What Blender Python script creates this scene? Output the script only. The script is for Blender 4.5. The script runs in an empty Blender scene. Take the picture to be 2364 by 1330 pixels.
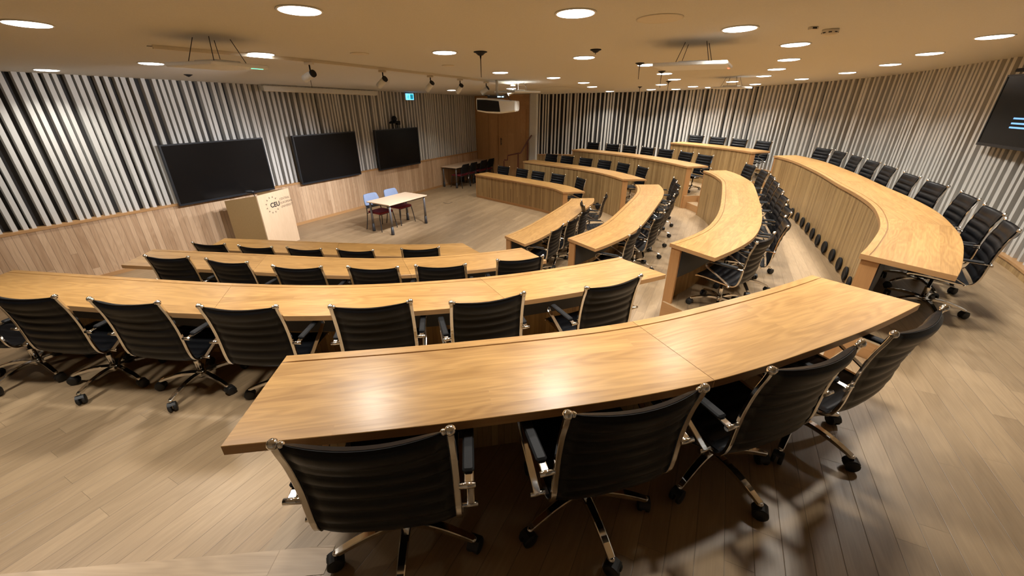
import bpy, math, random, os
from mathutils import Vector, Matrix
from mathutils.geometry import tessellate_polygon
random.seed(7)
C = bpy.context.scene
COL = C.collection
PI = math.pi
# ------------------------------------------------------------------ camera, world, exposure
cam = bpy.data.cameras.new('camera'); camo = bpy.data.objects.new('camera', cam); COL.objects.link(camo)
cam.sensor_width = 36.0; cam.lens = 919.0 / 2364.0 * 36.0; cam.clip_start = 0.05
camo.location = (0, 0, 2.92); camo.rotation_euler = (PI / 2 - 0.4380, 0, 0)
C.camera = camo
w = bpy.data.worlds.new('world'); C.world = w; w.use_nodes = True
w.node_tree.nodes['Background'].inputs[0].default_value = (0.9, 0.95, 1, 1)
w.node_tree.nodes['Background'].inputs[1].default_value = 0.02
C.view_settings.view_transform = 'Standard'; C.view_settings.look = 'None'
C.view_settings.gamma = 1.0; C.view_settings.use_curve_mapping = False
C.view_settings.exposure = 0.42
C.cycles.max_bounces = 8; C.cycles.diffuse_bounces = 4; C.cycles.glossy_bounces = 4
C.cycles.sample_clamp_indirect = 6.0; C.cycles.caustics_reflective = False; C.cycles.caustics_refractive = False
LAMP_W = 18.5        # power of one ceiling downlight
SPOT_W = 250.0        # power of one stage spotlight

STEP = 0.33          # height of one seating tier
TZ = {1: 0.0, 2: 0.33, 3: 0.66, 4: 0.985}
DESK_H = 0.75
CZ = lambda x, y: 3.570 + 0.0099 * x - 0.0249 * y      # sloping ceiling

# ------------------------------------------------------------------ materials
def mat(name, col, rough=0.5, metal=0.0, coat=0.0, emit=None, es=0.0, bump=None, spec=0.5):
    m = bpy.data.materials.new(name); m.use_nodes = True
    nt = m.node_tree; b = nt.nodes['Principled BSDF']
    b.inputs['Base Color'].default_value = (*col, 1); b.inputs['Roughness'].default_value = rough
    b.inputs['Metallic'].default_value = metal; b.inputs['Coat Weight'].default_value = coat
    b.inputs['Specular IOR Level'].default_value = spec
    if emit: b.inputs['Emission Color'].default_value = (*emit, 1); b.inputs['Emission Strength'].default_value = es
    n = nt.nodes.new('ShaderNodeTexNoise'); n.inputs['Scale'].default_value = bump[0] if bump else 60
    tc = nt.nodes.new('ShaderNodeTexCoord'); nt.links.new(tc.outputs['Object'], n.inputs['Vector'])
    mx = nt.nodes.new('ShaderNodeMix'); mx.data_type = 'RGBA'; mx.blend_type = 'MULTIPLY'
    mx.inputs[6].default_value = (*col, 1); mx.inputs[0].default_value = bump[2] if bump and len(bump) > 2 else 0.12
    nt.links.new(n.outputs['Fac'], mx.inputs[7]); 
    br = nt.nodes.new('ShaderNodeBrightContrast'); br.inputs['Bright'].default_value = 0.06
    if not metal: nt.links.new(mx.outputs[2], b.inputs['Base Color'])
    if bump:
        bp = nt.nodes.new('ShaderNodeBump'); bp.inputs['Strength'].default_value = bump[1]; bp.inputs['Distance'].default_value = 0.01
        nt.links.new(n.outputs['Fac'], bp.inputs['Height']); nt.links.new(bp.outputs['Normal'], b.inputs['Normal'])
    nt.nodes.remove(br)
    return m

def wood(name, light, dark, plank=0.1, length=1.5, groove=0.004, gdark=0.35, rough=0.35, tone=0.35, grain=0.5, rings=0.35, coat=0.0, jitter=0.0):
    """oak boards: UV in metres, u along the grain, v across the boards"""
    m = bpy.data.materials.new(name); m.use_nodes = True; nt = m.node_tree; N = nt.nodes; Lk = nt.links
    b = N['Principled BSDF']; b.inputs['Coat Weight'].default_value = coat; b.inputs['Coat Roughness'].default_value = 0.25
    def mth(op, a, c=None, d=None):
        n = N.new('ShaderNodeMath'); n.operation = op
        for i, v in enumerate((a, c, d)):
            if v is None: continue
            if isinstance(v, (int, float)): n.inputs[i].default_value = v
            else: Lk.new(v, n.inputs[i])
        return n.outputs[0]
    def comb(x, y, z=0.0):
        n = N.new('ShaderNodeCombineXYZ')
        for i, v in enumerate((x, y, z)):
            if isinstance(v, (int, float)): n.inputs[i].default_value = v
            else: Lk.new(v, n.inputs[i])
        return n.outputs[0]
    uv = N.new('ShaderNodeUVMap'); sp = N.new('ShaderNodeSeparateXYZ'); Lk.new(uv.outputs[0], sp.inputs[0])
    u, v = sp.outputs[0], sp.outputs[1]
    if jitter:
        jn = N.new('ShaderNodeTexNoise'); jn.noise_dimensions = '1D'; jn.inputs['Scale'].default_value = 4.0
        Lk.new(v, jn.inputs['W']); v2 = mth('ADD', v, mth('MULTIPLY', jn.outputs['Fac'], jitter))
    else: v2 = v
    vr = mth('DIVIDE', v2, plank); row = mth('FLOOR', vr); fv = mth('FRACT', vr)
    wn = N.new('ShaderNodeTexWhiteNoise'); wn.noise_dimensions = '1D'; Lk.new(row, wn.inputs['W'])
    ur = mth('ADD', mth('DIVIDE', u, length), mth('MULTIPLY', wn.outputs['Value'], 7.3))
    colm = mth('FLOOR', ur); fu = mth('FRACT', ur)
    wn2 = N.new('ShaderNodeTexWhiteNoise'); wn2.noise_dimensions = '2D'; Lk.new(comb(row, colm), wn2.inputs['Vector'])
    h = wn2.outputs['Value']
    # fine grain
    g = N.new('ShaderNodeTexNoise'); g.inputs['Scale'].default_value = 1.0; g.inputs['Detail'].default_value = 4
    Lk.new(comb(mth('MULTIPLY', u, 5.0), mth('MULTIPLY', v, 110.0), mth('MULTIPLY', h, 37.0)), g.inputs['Vector'])
    # broad figure
    r = N.new('ShaderNodeTexNoise'); r.inputs['Scale'].default_value = 1.0; r.inputs['Detail'].default_value = 1.5
    Lk.new(comb(mth('MULTIPLY', u, 1.1), mth('MULTIPLY', v, 7.0), mth('MULTIPLY', h, 91.0)), r.inputs['Vector'])
    rg = mth('ADD', mth('MULTIPLY', mth('SINE', mth('MULTIPLY', r.outputs['Fac'], 60.0)), 0.5), 0.5)
    fac = mth('ADD', mth('ADD', mth('MULTIPLY', mth('SUBTRACT', h, 0.5), tone), mth('MULTIPLY', mth('SUBTRACT', g.outputs['Fac'], 0.5), grain * 1.6)),
              mth('ADD', mth('MULTIPLY', mth('SUBTRACT', rg, 0.5), rings), mth('MULTIPLY', mth('SUBTRACT', r.outputs['Fac'], 0.5), 0.5)))
    fac = mth('ADD', fac, 0.5)
    mx = N.new('ShaderNodeMix'); mx.data_type = 'RGBA'; mx.clamp_factor = True
    mx.inputs[6].default_value = (*light, 1); mx.inputs[7].default_value = (*dark, 1); Lk.new(fac, mx.inputs[0])
    # joints
    ev = mth('MULTIPLY', mth('MINIMUM', fv, mth('SUBTRACT', 1.0, fv)), plank)
    eu = mth('MULTIPLY', mth('MINIMUM', fu, mth('SUBTRACT', 1.0, fu)), length)
    e = mth('MINIMUM', ev, mth('MULTIPLY', eu, 1.6))
    gm = mth('MINIMUM', mth('DIVIDE', e, max(groove, 1e-4)), 1.0)
    gd = mth('ADD', mth('MULTIPLY', gm, 1.0 - gdark), gdark)
    ml = N.new('ShaderNodeMix'); ml.data_type = 'RGBA'; ml.blend_type = 'MULTIPLY'; ml.inputs[0].default_value = 1.0
    Lk.new(mx.outputs[2], ml.inputs[6]); cb = N.new('ShaderNodeCombineColor')
    for i in range(3): Lk.new(gd, cb.inputs[i])
    Lk.new(cb.outputs[0], ml.inputs[7]); Lk.new(ml.outputs[2], b.inputs['Base Color'])
    Lk.new(mth('ADD', mth('MULTIPLY', g.outputs['Fac'], 0.14), rough - 0.07), b.inputs['Roughness'])
    bp = N.new('ShaderNodeBump'); bp.inputs['Strength'].default_value = 0.35; bp.inputs['Distance'].default_value = 0.002
    Lk.new(mth('ADD', gm, mth('MULTIPLY', g.outputs['Fac'], 0.12)), bp.inputs['Height']); Lk.new(bp.outputs[0], b.inputs['Normal'])
    return m

M = {}
M['floor'] = wood('oak_floor', (0.39, 0.272, 0.155), (0.225, 0.150, 0.080), plank=0.125, length=1.7, groove=0.0022, gdark=0.38, rough=0.42, tone=0.42, grain=0.36, rings=0.16)
M['nosing'] = wood('oak_nosing', (0.50, 0.355, 0.215), (0.34, 0.23, 0.132), plank=0.4, length=2.4, groove=0.002, gdark=0.5, rough=0.42, tone=0.2, grain=0.5, rings=0.3)
M['top'] = wood('oak_desktop', (0.50, 0.282, 0.094), (0.31, 0.158, 0.045), plank=0.095, length=2.3, groove=0.0003, gdark=0.9, rough=0.36, tone=0.34, grain=0.60, rings=0.38, coat=0.2)
M['edge'] = wood('oak_edge', (0.52, 0.30, 0.13), (0.36, 0.19, 0.075), plank=0.06, length=2.5, groove=0.0002, gdark=0.95, rough=0.35, tone=0.15, grain=0.5, rings=0.1)
M['panel'] = wood('oak_panel', (0.45, 0.30, 0.132), (0.23, 0.138, 0.055), plank=0.046, length=9.0, groove=0.003, gdark=0.55, rough=0.42, tone=0.75, grain=0.35, rings=0.12, jitter=0.10)
M['post'] = wood('oak_post', (0.50, 0.27, 0.105), (0.37, 0.185, 0.07), plank=0.3, length=3.0, groove=0.0002, gdark=0.95, rough=0.4, tone=0.1, grain=0.4, rings=0.1)
M['wains'] = wood('oak_wainscot', (0.64, 0.45, 0.285), (0.40, 0.25, 0.14), plank=0.088, length=9.0, groove=0.0045, gdark=0.42, rough=0.45, tone=0.7, grain=0.35, rings=0.2, jitter=0.07)
M['door'] = wood('oak_door', (0.62, 0.37, 0.17), (0.44, 0.25, 0.105), plank=0.28, length=9.0, groove=0.003, gdark=0.6, rough=0.4, tone=0.4, grain=0.35, rings=0.2)
M['beech'] = wood('pale_beech', (0.72, 0.55, 0.38), (0.62, 0.45, 0.30), plank=0.4, length=5.0, groove=0.0002, gdark=1.0, rough=0.4, tone=0.1, grain=0.25, rings=0.05)
M['lect'] = wood('lectern_veneer', (0.72, 0.54, 0.36), (0.60, 0.43, 0.27), plank=0.5, length=5.0, groove=0.0002, gdark=1.0, rough=0.45, tone=0.1, grain=0.3, rings=0.2)
M['mdf'] = mat('brown_board', (0.36, 0.235, 0.10), 0.6, bump=(30, 0.05, 0.2))
M['ceil'] = mat('ceiling_plaster', (0.68, 0.665, 0.62), 0.9, bump=(90, 0.12, 0.15))
M['white'] = mat('white_paint', (0.72, 0.72, 0.68), 0.6, bump=(40, 0.03, 0.1))
M['slat'] = mat('off_white_felt_slat', (0.62, 0.605, 0.565), 0.85, bump=(160, 0.15, 0.15))
M['slatback'] = mat('dark_acoustic_backing', (0.05, 0.047, 0.045), 0.95, bump=(50, 0.1, 0.3))
M['chrome'] = mat('chrome', (0.78, 0.76, 0.73), 0.10, metal=1.0)
M['leather'] = mat('black_leather', (0.005, 0.0055, 0.007), 0.40, spec=0.22, bump=(220, 0.06, 0.3))
M['blackp'] = mat('black_plastic', (0.008, 0.008, 0.009), 0.6, spec=0.25, bump=(120, 0.05, 0.3))
M['rubber'] = mat('black_rubber', (0.012, 0.012, 0.012), 0.55, bump=(120, 0.05, 0.3))
M['modesty'] = mat('dark_grey_panel', (0.040, 0.043, 0.050), 0.5, bump=(60, 0.05, 0.2))
M['screen'] = mat('black_glass_screen', (0.006, 0.0055, 0.0055), 0.22, spec=0.2)
M['bezel'] = mat('black_bezel', (0.010, 0.013, 0.018), 0.35)
M['greym'] = mat('grey_metal', (0.16, 0.16, 0.17), 0.4, metal=0.3, bump=(60, 0.03, 0.2))
M['darkm'] = mat('dark_metal', (0.03, 0.03, 0.033), 0.45)
M['red'] = mat('dark_red_fabric', (0.20, 0.012, 0.022), 0.9, bump=(250, 0.3, 0.3))
M['blue'] = mat('grey_blue_mesh', (0.20, 0.26, 0.40), 0.8, bump=(250, 0.3, 0.3))
M['rail'] = mat('red_brown_handrail', (0.12, 0.03, 0.014), 0.4, bump=(40, 0.03, 0.2))
M['lampw'] = mat('white_lamp_trim', (0.8, 0.8, 0.78), 0.5)
M['glow'] = mat('lamp_diffuser', (1, 1, 1), 0.5, emit=(1.0, 0.97, 0.93), es=9.0)
M['glow2'] = mat('spot_lens', (1, 1, 1), 0.5, emit=(1.0, 0.97, 0.93), es=7.0)
M['whitep'] = mat('white_plastic', (0.74, 0.75, 0.73), 0.45)
M['cream'] = mat('cream_plastic', (0.66, 0.60, 0.48), 0.5)
M['blackgl'] = mat('black_lens', (0.004, 0.004, 0.005), 0.2)
M['ledr'] = mat('red_led', (0.8, 0.1, 0.05), 0.5, emit=(1, 0.12, 0.06), es=2.5)
M['ledg'] = mat('green_led', (0.1, 0.8, 0.4), 0.5, emit=(0.1, 1.0, 0.45), es=2.5)
M['ledb'] = mat('blue_led', (0.4, 0.7, 1.0), 0.5, emit=(0.35, 0.75, 1.0), es=5.0)
M['ledbd'] = mat('blue_screen_text', (0.2, 0.45, 0.9), 0.5, emit=(0.16, 0.42, 0.9), es=0.9)
M['exitb'] = mat('exit_sign_light', (0.2, 0.6, 1.0), 0.5, emit=(0.10, 0.50, 1.0), es=2.2)
M['exitd'] = mat('exit_sign_teal', (0.02, 0.25, 0.3), 0.5, emit=(0.0, 0.20, 0.28), es=1.0)
M['ink'] = mat('black_print', (0.02, 0.018, 0.016), 0.6)
M['inkb'] = mat('brown_print', (0.17, 0.12, 0.08), 0.6)
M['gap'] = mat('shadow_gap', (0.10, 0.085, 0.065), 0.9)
M['groove'] = mat('groove_oak', (0.22, 0.115, 0.045), 0.7)
M['paper'] = mat('white_tag', (0.85, 0.85, 0.83), 0.7)

# ------------------------------------------------------------------ mesh helpers
class MB:
    def __init__(s): s.v = []; s.f = []; s.uv = []; s.sm = []; s.mi = []
    def face(s, idx, uvs=None, smooth=False, mi=0):
        s.f.append(tuple(idx)); s.uv.append(uvs if uvs else [(0, 0)] * len(idx)); s.sm.append(smooth); s.mi.append(mi)
    def add(s, pts):
        n = len(s.v); s.v += [tuple(p) for p in pts]; return n
    def quad(s, pts, uvs=None, smooth=False, mi=0):
        n = s.add(pts); s.face(range(n, n + len(pts)), uvs, smooth, mi)
    def box(s, x0, x1, y0, y1, z0, z1, mtx=None, grain='x', mi=0):
        P = [(x0, y0, z0), (x1, y0, z0), (x1, y1, z0), (x0, y1, z0), (x0, y0, z1), (x1, y0, z1), (x1, y1, z1), (x0, y1, z1)]
        F = [((0, 3, 2, 1), 2), ((4, 5, 6, 7), 2), ((0, 1, 5, 4), 1), ((1, 2, 6, 5), 0), ((2, 3, 7, 6), 1), ((3, 0, 4, 7), 0)]
        Q = [tuple(mtx @ Vector(p)) for p in P] if mtx else P
        n = s.add(Q)
        g = 'xyz'.index(grain)
        for f, ax in F:
            o = [a for a in (0, 1, 2) if a != ax]
            a, b = (o if o[0] == g or o[1] != g else o[::-1])
            if o[1] == g: a, b = o[1], o[0]
            s.face([n + i for i in f], [(P[i][a], P[i][b]) for i in f], False, mi)
    def bbox(s, x0, x1, y0, y1, z0, z1, b=0.004, mtx=None, mi=0):
        """box with chamfered edges (smooth rounded look)"""
        rings = [(z0, b), (z0 + b, 0), (z1 - b, 0), (z1, b)]
        base = None; first = None
        for z, i in rings:
            xs0, xs1, ys0, ys1 = x0 + i, x1 - i, y0 + i, y1 - i; k = b if i == 0 else b * 0.5
            ring = [(xs0 + k, ys0, z), (xs1 - k, ys0, z), (xs1, ys0 + k, z), (xs1, ys1 - k, z), (xs1 - k, ys1, z), (xs0 + k, ys1, z), (xs0, ys1 - k, z), (xs0, ys0 + k, z)]
            if mtx: ring = [tuple(mtx @ Vector(p)) for p in ring]
            n = s.add(ring)
            if base is None: s.face([n + 7 - j for j in range(8)], None, False, mi)
            else:
                for j in range(8): s.face([base + j, base + (j + 1) % 8, n + (j + 1) % 8, n + j], None, False, mi)
            base = n
        s.face([base + j for j in range(8)], None, False, mi)
    def ring_sweep(s, rings, closed_ends=True, smooth=True, mi=0):
        m = len(rings[0]); idx = [s.add(r) for r in rings]
        for a, b in zip(idx, idx[1:]):
            for j in range(m): s.face([a + j, a + (j + 1) % m, b + (j + 1) % m, b + j], None, smooth, mi)
        if closed_ends:
            s.face([idx[0] + m - 1 - j for j in range(m)], None, False, mi); s.face([idx[-1] + j for j in range(m)], None, False, mi)
    def tube(s, path, r, n=8, mi=0, flat=None, mtx=None):
        """tube along a 3-D path; r number or list; flat=(w,h,side vector) gives a bar of elliptical/rect section"""
        P = [Vector(p) for p in path]; rings = []
        up = Vector((0, 0, 1))
        for i, p in enumerate(P):
            t = (P[min(i + 1, len(P) - 1)] - P[max(i - 1, 0)]).normalized()
            ri = r[i] if isinstance(r, (list, tuple)) else r
            if flat:
                sd = Vector(flat[2]).normalized(); sd = (sd - t * sd.dot(t)).normalized(); nn = t.cross(sd)
                wv, hv = (flat[0] if not isinstance(flat[0], (list, tuple)) else flat[0][i]), (flat[1] if not isinstance(flat[1], (list, tuple)) else flat[1][i])
                k = 0.22
                ring = []
                for a, c in ((-1, -1 + k), (-1, 1 - k), (-1 + k, 1), (1 - k, 1), (1, 1 - k), (1, -1 + k), (1 - k, -1), (-1 + k, -1)):
                    ring.append(p + sd * (a * wv / 2) + nn * (c * hv / 2))
            else:
                a = up if abs(t.dot(up)) < 0.95 else Vector((1, 0, 0))
                sd = t.cross(a).normalized(); nn = sd.cross(t)
                ring = [p + (sd * math.cos(2 * PI * j / n) + nn * math.sin(2 * PI * j / n)) * ri for j in range(n)]
            if mtx: ring = [mtx @ q for q in ring]
            rings.append([tuple(q) for q in ring])
        s.ring_sweep(rings, True, flat is None, mi)
    def lathe(s, prof, n=16, c=(0, 0, 0), axis='z', mi=0, mtx=None, smooth=True):
        rings = []
        for r, h in prof:
            ring = []
            for j in range(n):
                a = 2 * PI * j / n; x, y = r * math.cos(a), r * math.sin(a)
                p = {'z': (x, y, h), 'x': (h, x, y), 'y': (y, h, x)}[axis]
                p = Vector(p) + Vector(c)
                ring.append(tuple(mtx @ p) if mtx else tuple(p))
            rings.append(ring)
        s.ring_sweep(rings, True, smooth, mi)
    def sphere(s, c, r, n=8, m=5, mi=0):
        s.lathe([(max(r * math.sin(PI * i / m), r * 0.02), -r * math.cos(PI * i / m)) for i in range(m + 1)], n, c, 'z', mi)
    def prism(s, poly, z0, z1, uvf=None, mi=0, side_mi=None, cap=True):
        """vertical prism over a plan polygon (counter-clockwise or clockwise), UVs in metres"""
        area = sum(poly[i][0] * poly[(i + 1) % len(poly)][1] - poly[(i + 1) % len(poly)][0] * poly[i][1] for i in range(len(poly)))
        if area < 0: poly = poly[::-1]
        n = len(poly); f0 = z0 if callable(z0) else (lambda x, y: z0); f1 = z1 if callable(z1) else (lambda x, y: z1)
        a = s.add([(x, y, f0(x, y)) for x, y in poly]); b = s.add([(x, y, f1(x, y)) for x, y in poly])
        uvf = uvf or (lambda x, y: (x, y))
        if cap:
            for t in tessellate_polygon([[Vector((x, y, 0)) for x, y in poly]]):
                ar = (poly[t[1]][0] - poly[t[0]][0]) * (poly[t[2]][1] - poly[t[0]][1]) - (poly[t[2]][0] - poly[t[0]][0]) * (poly[t[1]][1] - poly[t[0]][1])
                if ar < 0: t = (t[0], t[2], t[1])
                s.face([b + i for i in t], [uvf(*poly[i]) for i in t], False, mi)
                s.face([a + i for i in reversed(t)], [uvf(*poly[i]) for i in reversed(t)], False, mi)
        L = 0
        for i in range(n):
            j = (i + 1) % n; d = math.dist(poly[i], poly[j])
            q = [a + i, a + j, b + j, b + i]
            s.face(q, [(L, s.v[q[0]][2]), (L + d, s.v[q[1]][2]), (L + d, s.v[q[2]][2]), (L, s.v[q[3]][2])], False, mi if side_mi is None else side_mi)
            L += d
    def build(s, name, m, parent=None, loc=None):
        me = bpy.data.meshes.new(name); me.from_pydata(s.v, [], s.f)
        ul = me.uv_layers.new(name='UVMap'); k = 0
        buf = [c for fu in s.uv for u in fu for c in u]
        ul.data.foreach_set('uv', buf)
        for mm in (m if isinstance(m, (list, tuple)) else [m]): me.materials.append(mm)
        me.polygons.foreach_set('use_smooth', s.sm); me.polygons.foreach_set('material_index', s.mi)
        me.update()
        o = bpy.data.objects.new(name, me); COL.objects.link(o)
        if parent: o.parent = parent
        if loc: o.location = loc
        return o

def tag(o, label=None, cat=None, group=None, kind=None):
    if label: o['label'] = label
    if cat: o['category'] = cat
    if group: o['group'] = group
    if kind: o['kind'] = kind
    return o
def empty(name, loc=(0, 0, 0), rz=0.0, label=None, cat=None, group=None):
    o = bpy.data.objects.new(name, None); COL.objects.link(o); o.location = loc; o.rotation_euler = (0, 0, rz); o.empty_display_size = 0.1
    return tag(o, label, cat, group)
def dup(root, loc, rz, label=None, group=None, rot=None):
    r = root.copy(); COL.objects.link(r); r.location = loc; r.rotation_euler = rot if rot else (0, 0, rz)
    if label: r['label'] = label
    if group: r['group'] = group
    def rec(src, dst):
        for ch in [o for o in KIDS.get(src.name, [])]:
            c = ch.copy(); COL.objects.link(c); c.parent = dst; rec(ch, c)
    rec(root, r)
    return r
KIDS = {}
def reg(root):
    """remember the children of a prototype before it is copied"""
    for ch in list(root.children): KIDS.setdefault(root.name, []).append(ch); reg(ch)

# ------------------------------------------------------------------ plan geometry
def catmull(pts, step=0.04):
    P = [Vector(p) for p in pts]; P = [P[0] * 2 - P[1]] + P + [P[-1] * 2 - P[-2]]; out = []
    for i in range(1, len(P) - 2):
        p0, p1, p2, p3 = P[i - 1:i + 3]; n = max(2, int((p2 - p1).length / step))
        for k in range(n):
            t = k / n
            out.append(0.5 * ((2 * p1) + (p2 - p0) * t + (2 * p0 - 5 * p1 + 4 * p2 - p3) * t * t + (3 * p1 - p0 - 3 * p2 + p3) * t ** 3))
    out.append(P[-2]); return out
def resample(P, step=0.05, n=None):
    L = [0]
    for a, b in zip(P, P[1:]): L.append(L[-1] + (b - a).length)
    n = n or max(2, int(L[-1] / step)); out = []; j = 0
    for k in range(n + 1):
        d = L[-1] * k / n
        while j < len(L) - 2 and L[j + 1] < d: j += 1
        t = (d - L[j]) / max(L[j + 1] - L[j], 1e-9); out.append(P[j].lerp(P[j + 1], t))
    return out
def smooth(P, it=40):
    P = [p.copy() for p in P]
    for _ in range(it):
        Q = [p.copy() for p in P]
        for i in range(1, len(P) - 1): P[i] = (Q[i - 1] + Q[i] * 2 + Q[i + 1]) / 4
    return P
def normals(P):           # outward = to the right of travel
    out = []
    for i in range(len(P)):
        t = (P[min(i + 1, len(P) - 1)] - P[max(i - 1, 0)]).normalized(); out.append(Vector((t.y, -t.x)))
    return out
def offset(P, d): return [p + n * d for p, n in zip(P, normals(P))]
def nearest(P, q):
    q = Vector(q); return min(range(len(P)), key=lambda i: (P[i] - q).length_squared)

ROWPTS = {
 1: [(-5.04, 6.69), (-3.86, 6.56), (-2.8, 6.44), (-1.68, 6.36), (-0.84, 6.43), (-0.5, 6.56), (-0.13, 6.83), (0.15, 7.22), (0.51, 7.84), (1.32, 9.46), (1.46, 9.89), (1.47, 10.24), (1.35, 10.62), (1.1, 11.2), (0.42, 11.93), (-0.46, 12.77), (-1.23, 13.51)],
 2: [(-4.93, 5.19), (-3.53, 5.02), (-2.21, 4.86), (-1.41, 4.85), (-0.59, 5.0), (0.13, 5.25), (0.49, 5.45), (0.83, 5.68), (1.32, 6.19), (1.67, 6.71), (2.3, 7.94), (2.7, 8.76), (2.92, 9.36), (3.02, 9.91), (3.01, 10.26), (2.91, 10.65), (2.63, 11.48), (2.16, 12.24), (1.39, 13.07), (0.37, 14.11)],
 3: [(-4.94, 3.65), (-3.75, 3.48), (-2.57, 3.33), (-1.5, 3.29), (-0.41, 3.44), (0.39, 3.68), (1.14, 4.0), (1.5, 4.21), (1.86, 4.47), (2.25, 4.78), (2.59, 5.13), (3.0, 5.73), (3.46, 6.57), (4.3, 8.29), (4.5, 8.88), (4.62, 9.51), (4.62, 9.91), (4.59, 10.22), (4.51, 10.57), (4.29, 11.39), (3.96, 12.21), (3.5, 12.96), (2.92, 13.66), (2.07, 14.53)],
 4: [(-1.16, 1.71), (-0.28, 1.84), (0.68, 2.05), (1.61, 2.43), (2.26, 2.76), (2.63, 2.98), (3.0, 3.23), (3.44, 3.63), (3.84, 4.03), (4.2, 4.48), (4.57, 5.03), (4.9, 5.71), (5.19, 6.44), (5.71, 7.67), (6.18, 9.02), (6.32, 9.68), (6.34, 10.19), (6.24, 10.86), (6.04, 11.63), (5.64, 12.57), (5.07, 13.51)],
}
ROW = {r: smooth(resample(catmull(p), 0.05), 10) for r, p in ROWPTS.items()}
BLOCKS = {
 (1, 'L'): ((-5.04, 6.69), (-4.99, 6.1), (-0.84, 6.43), (-0.51, 5.95), (0.5,)),
 (1, 'M'): ((-0.13, 6.83), (0.22, 6.36), (1.45, 9.86), (2.03, 9.9), (0.5,)),
 (1, 'F'): ((1.35, 10.62), (1.95, 10.68), (-1.23, 13.51), (-0.79, 13.96), (0.5,)),
 (2, 'L'): ((-4.93, 5.19), (-4.86, 4.59), (0.13, 5.25), (0.47, 4.72), (0.33, 0.68)),
 (2, 'M'): ((0.83, 5.68), (1.17, 5.17), (3.02, 9.91), (3.61, 9.91), (0.28, 0.75)),
 (2, 'F'): ((2.91, 10.65), (3.5, 10.62), (0.37, 14.11), (0.81, 14.56), (0.5,)),
 (3, 'L'): ((-4.94, 3.65), (-4.86, 3.06), (1.14, 4.0), (1.51, 3.5), (0.385, 0.745)),
 (3, 'M'): ((1.86, 4.47), (2.19, 3.94), (4.62, 9.91), (5.24, 9.96), (0.4, 0.76)),
 (3, 'F'): ((4.51, 10.57), (5.12, 10.67), (2.07, 14.53), (2.53, 14.97), (0.5,)),
 (4, 'L'): ((-1.16, 1.71), (-1.1, 1.06), (2.26, 2.76), (2.66, 2.26), (0.525,)),
 (4, 'M'): ((3.0, 3.23), (3.35, 2.72), (6.33, 10.08), (6.93, 10.19), (0.22, 0.55, 0.8)),
 (4, 'F'): ((6.24, 10.86), (6.87, 11.05), (5.07, 13.51), (5.63, 13.85), (0.5,)),
}
WALLP = [(0.9, 15.93), (1.6, 15.9), (2.6, 15.78), (3.9, 15.5), (5.4, 14.75), (6.65, 13.5), (7.4, 12.0), (7.8, 10.5), (7.75, 9.1), (7.4, 7.75), (6.95, 6.4), (6.53, 5.12), (6.01, 4.25), (5.1, 3.0), (4.1, 1.75), (3.0, 0.6), (1.6, -0.35), (0.0, -0.9)]
WALL = smooth(resample(catmull(WALLP), 0.05), 6)
UST = Vector((0.48604, 0.87394)); S0 = Vector((-5.573, 10.057))          # stage wall: point and direction
NST = Vector((0.87394, -0.48604))                                       # into the room
def st(u, off=0.0): return S0 + UST * u + NST * off
A_FAR = Vector((-1.44, 17.50)); B_FAR = Vector((0.645, 16.20))
BACKL = Vector((-12.2, -1.4))
ROOM = [st(-12.2)] + [A_FAR, B_FAR, Vector((0.9, 15.93))] + WALL[1:] + [Vector((-4, -1.3)), BACKL]
def floor_uv(x, y):
    a = math.radians(63.5); return (x * math.cos(a) + y * math.sin(a), -x * math.sin(a) + y * math.cos(a))

# ------------------------------------------------------------------ setting: floors
def struct(o): o['kind'] = 'structure'; return o
f = MB(); f.prism([tuple(p) for p in ROOM], -0.12, 0.0, floor_uv); struct(f.build('floor', M['floor']))
def tier_poly(r, back=0.0):
    inn = offset(ROW[r], 0.045); far_ = offset(ROW[r], 0.43); far1 = offset(ROW[r], 0.43 if r == 4 else 0.66); R_ = ROW[r]; pts = []
    e = [nearest(R_, BLOCKS[(r, 'L')][2]), nearest(R_, BLOCKS[(r, 'M')][0]), nearest(R_, BLOCKS[(r, 'M')][2]), nearest(R_, BLOCKS[(r, 'F')][0])]
    for i in range(len(R_)):
        pts.append(tuple(far1[i] if e[0] < i < e[1] else (far_[i] if e[2] < i < e[3] else inn[i])))
    if r == 4: left = [(-6.6, -1.2), (-6.6, 0.70), (-1.18, 1.18), (-1.13, 1.66)]; iw = nearest(WALL, (6.0, 14.3)); mid = [(5.5, 13.95)]
    elif r == 3: left = [(-5.10, -1.2), (-4.97, 3.60)]; iw = nearest(WALL, (2.9, 15.75)); mid = [(2.5, 15.05)]
    else: left = [(-5.0, -1.2), (-4.96, 5.14)]; iw = nearest(WALL, (1.7, 15.9)); mid = [(0.85, 14.6)]
    wl = [tuple(p) for p in offset(WALL, 0.0)[iw:]]
    return left + pts + mid + wl
for r in (2, 3, 4):
    f = MB(); z0 = TZ[r - 1] + 0.0005
    f.prism(tier_poly(r), z0, TZ[r], floor_uv, side_mi=1); struct(f.build('floor', [M['floor'], M['edge']]))
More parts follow.
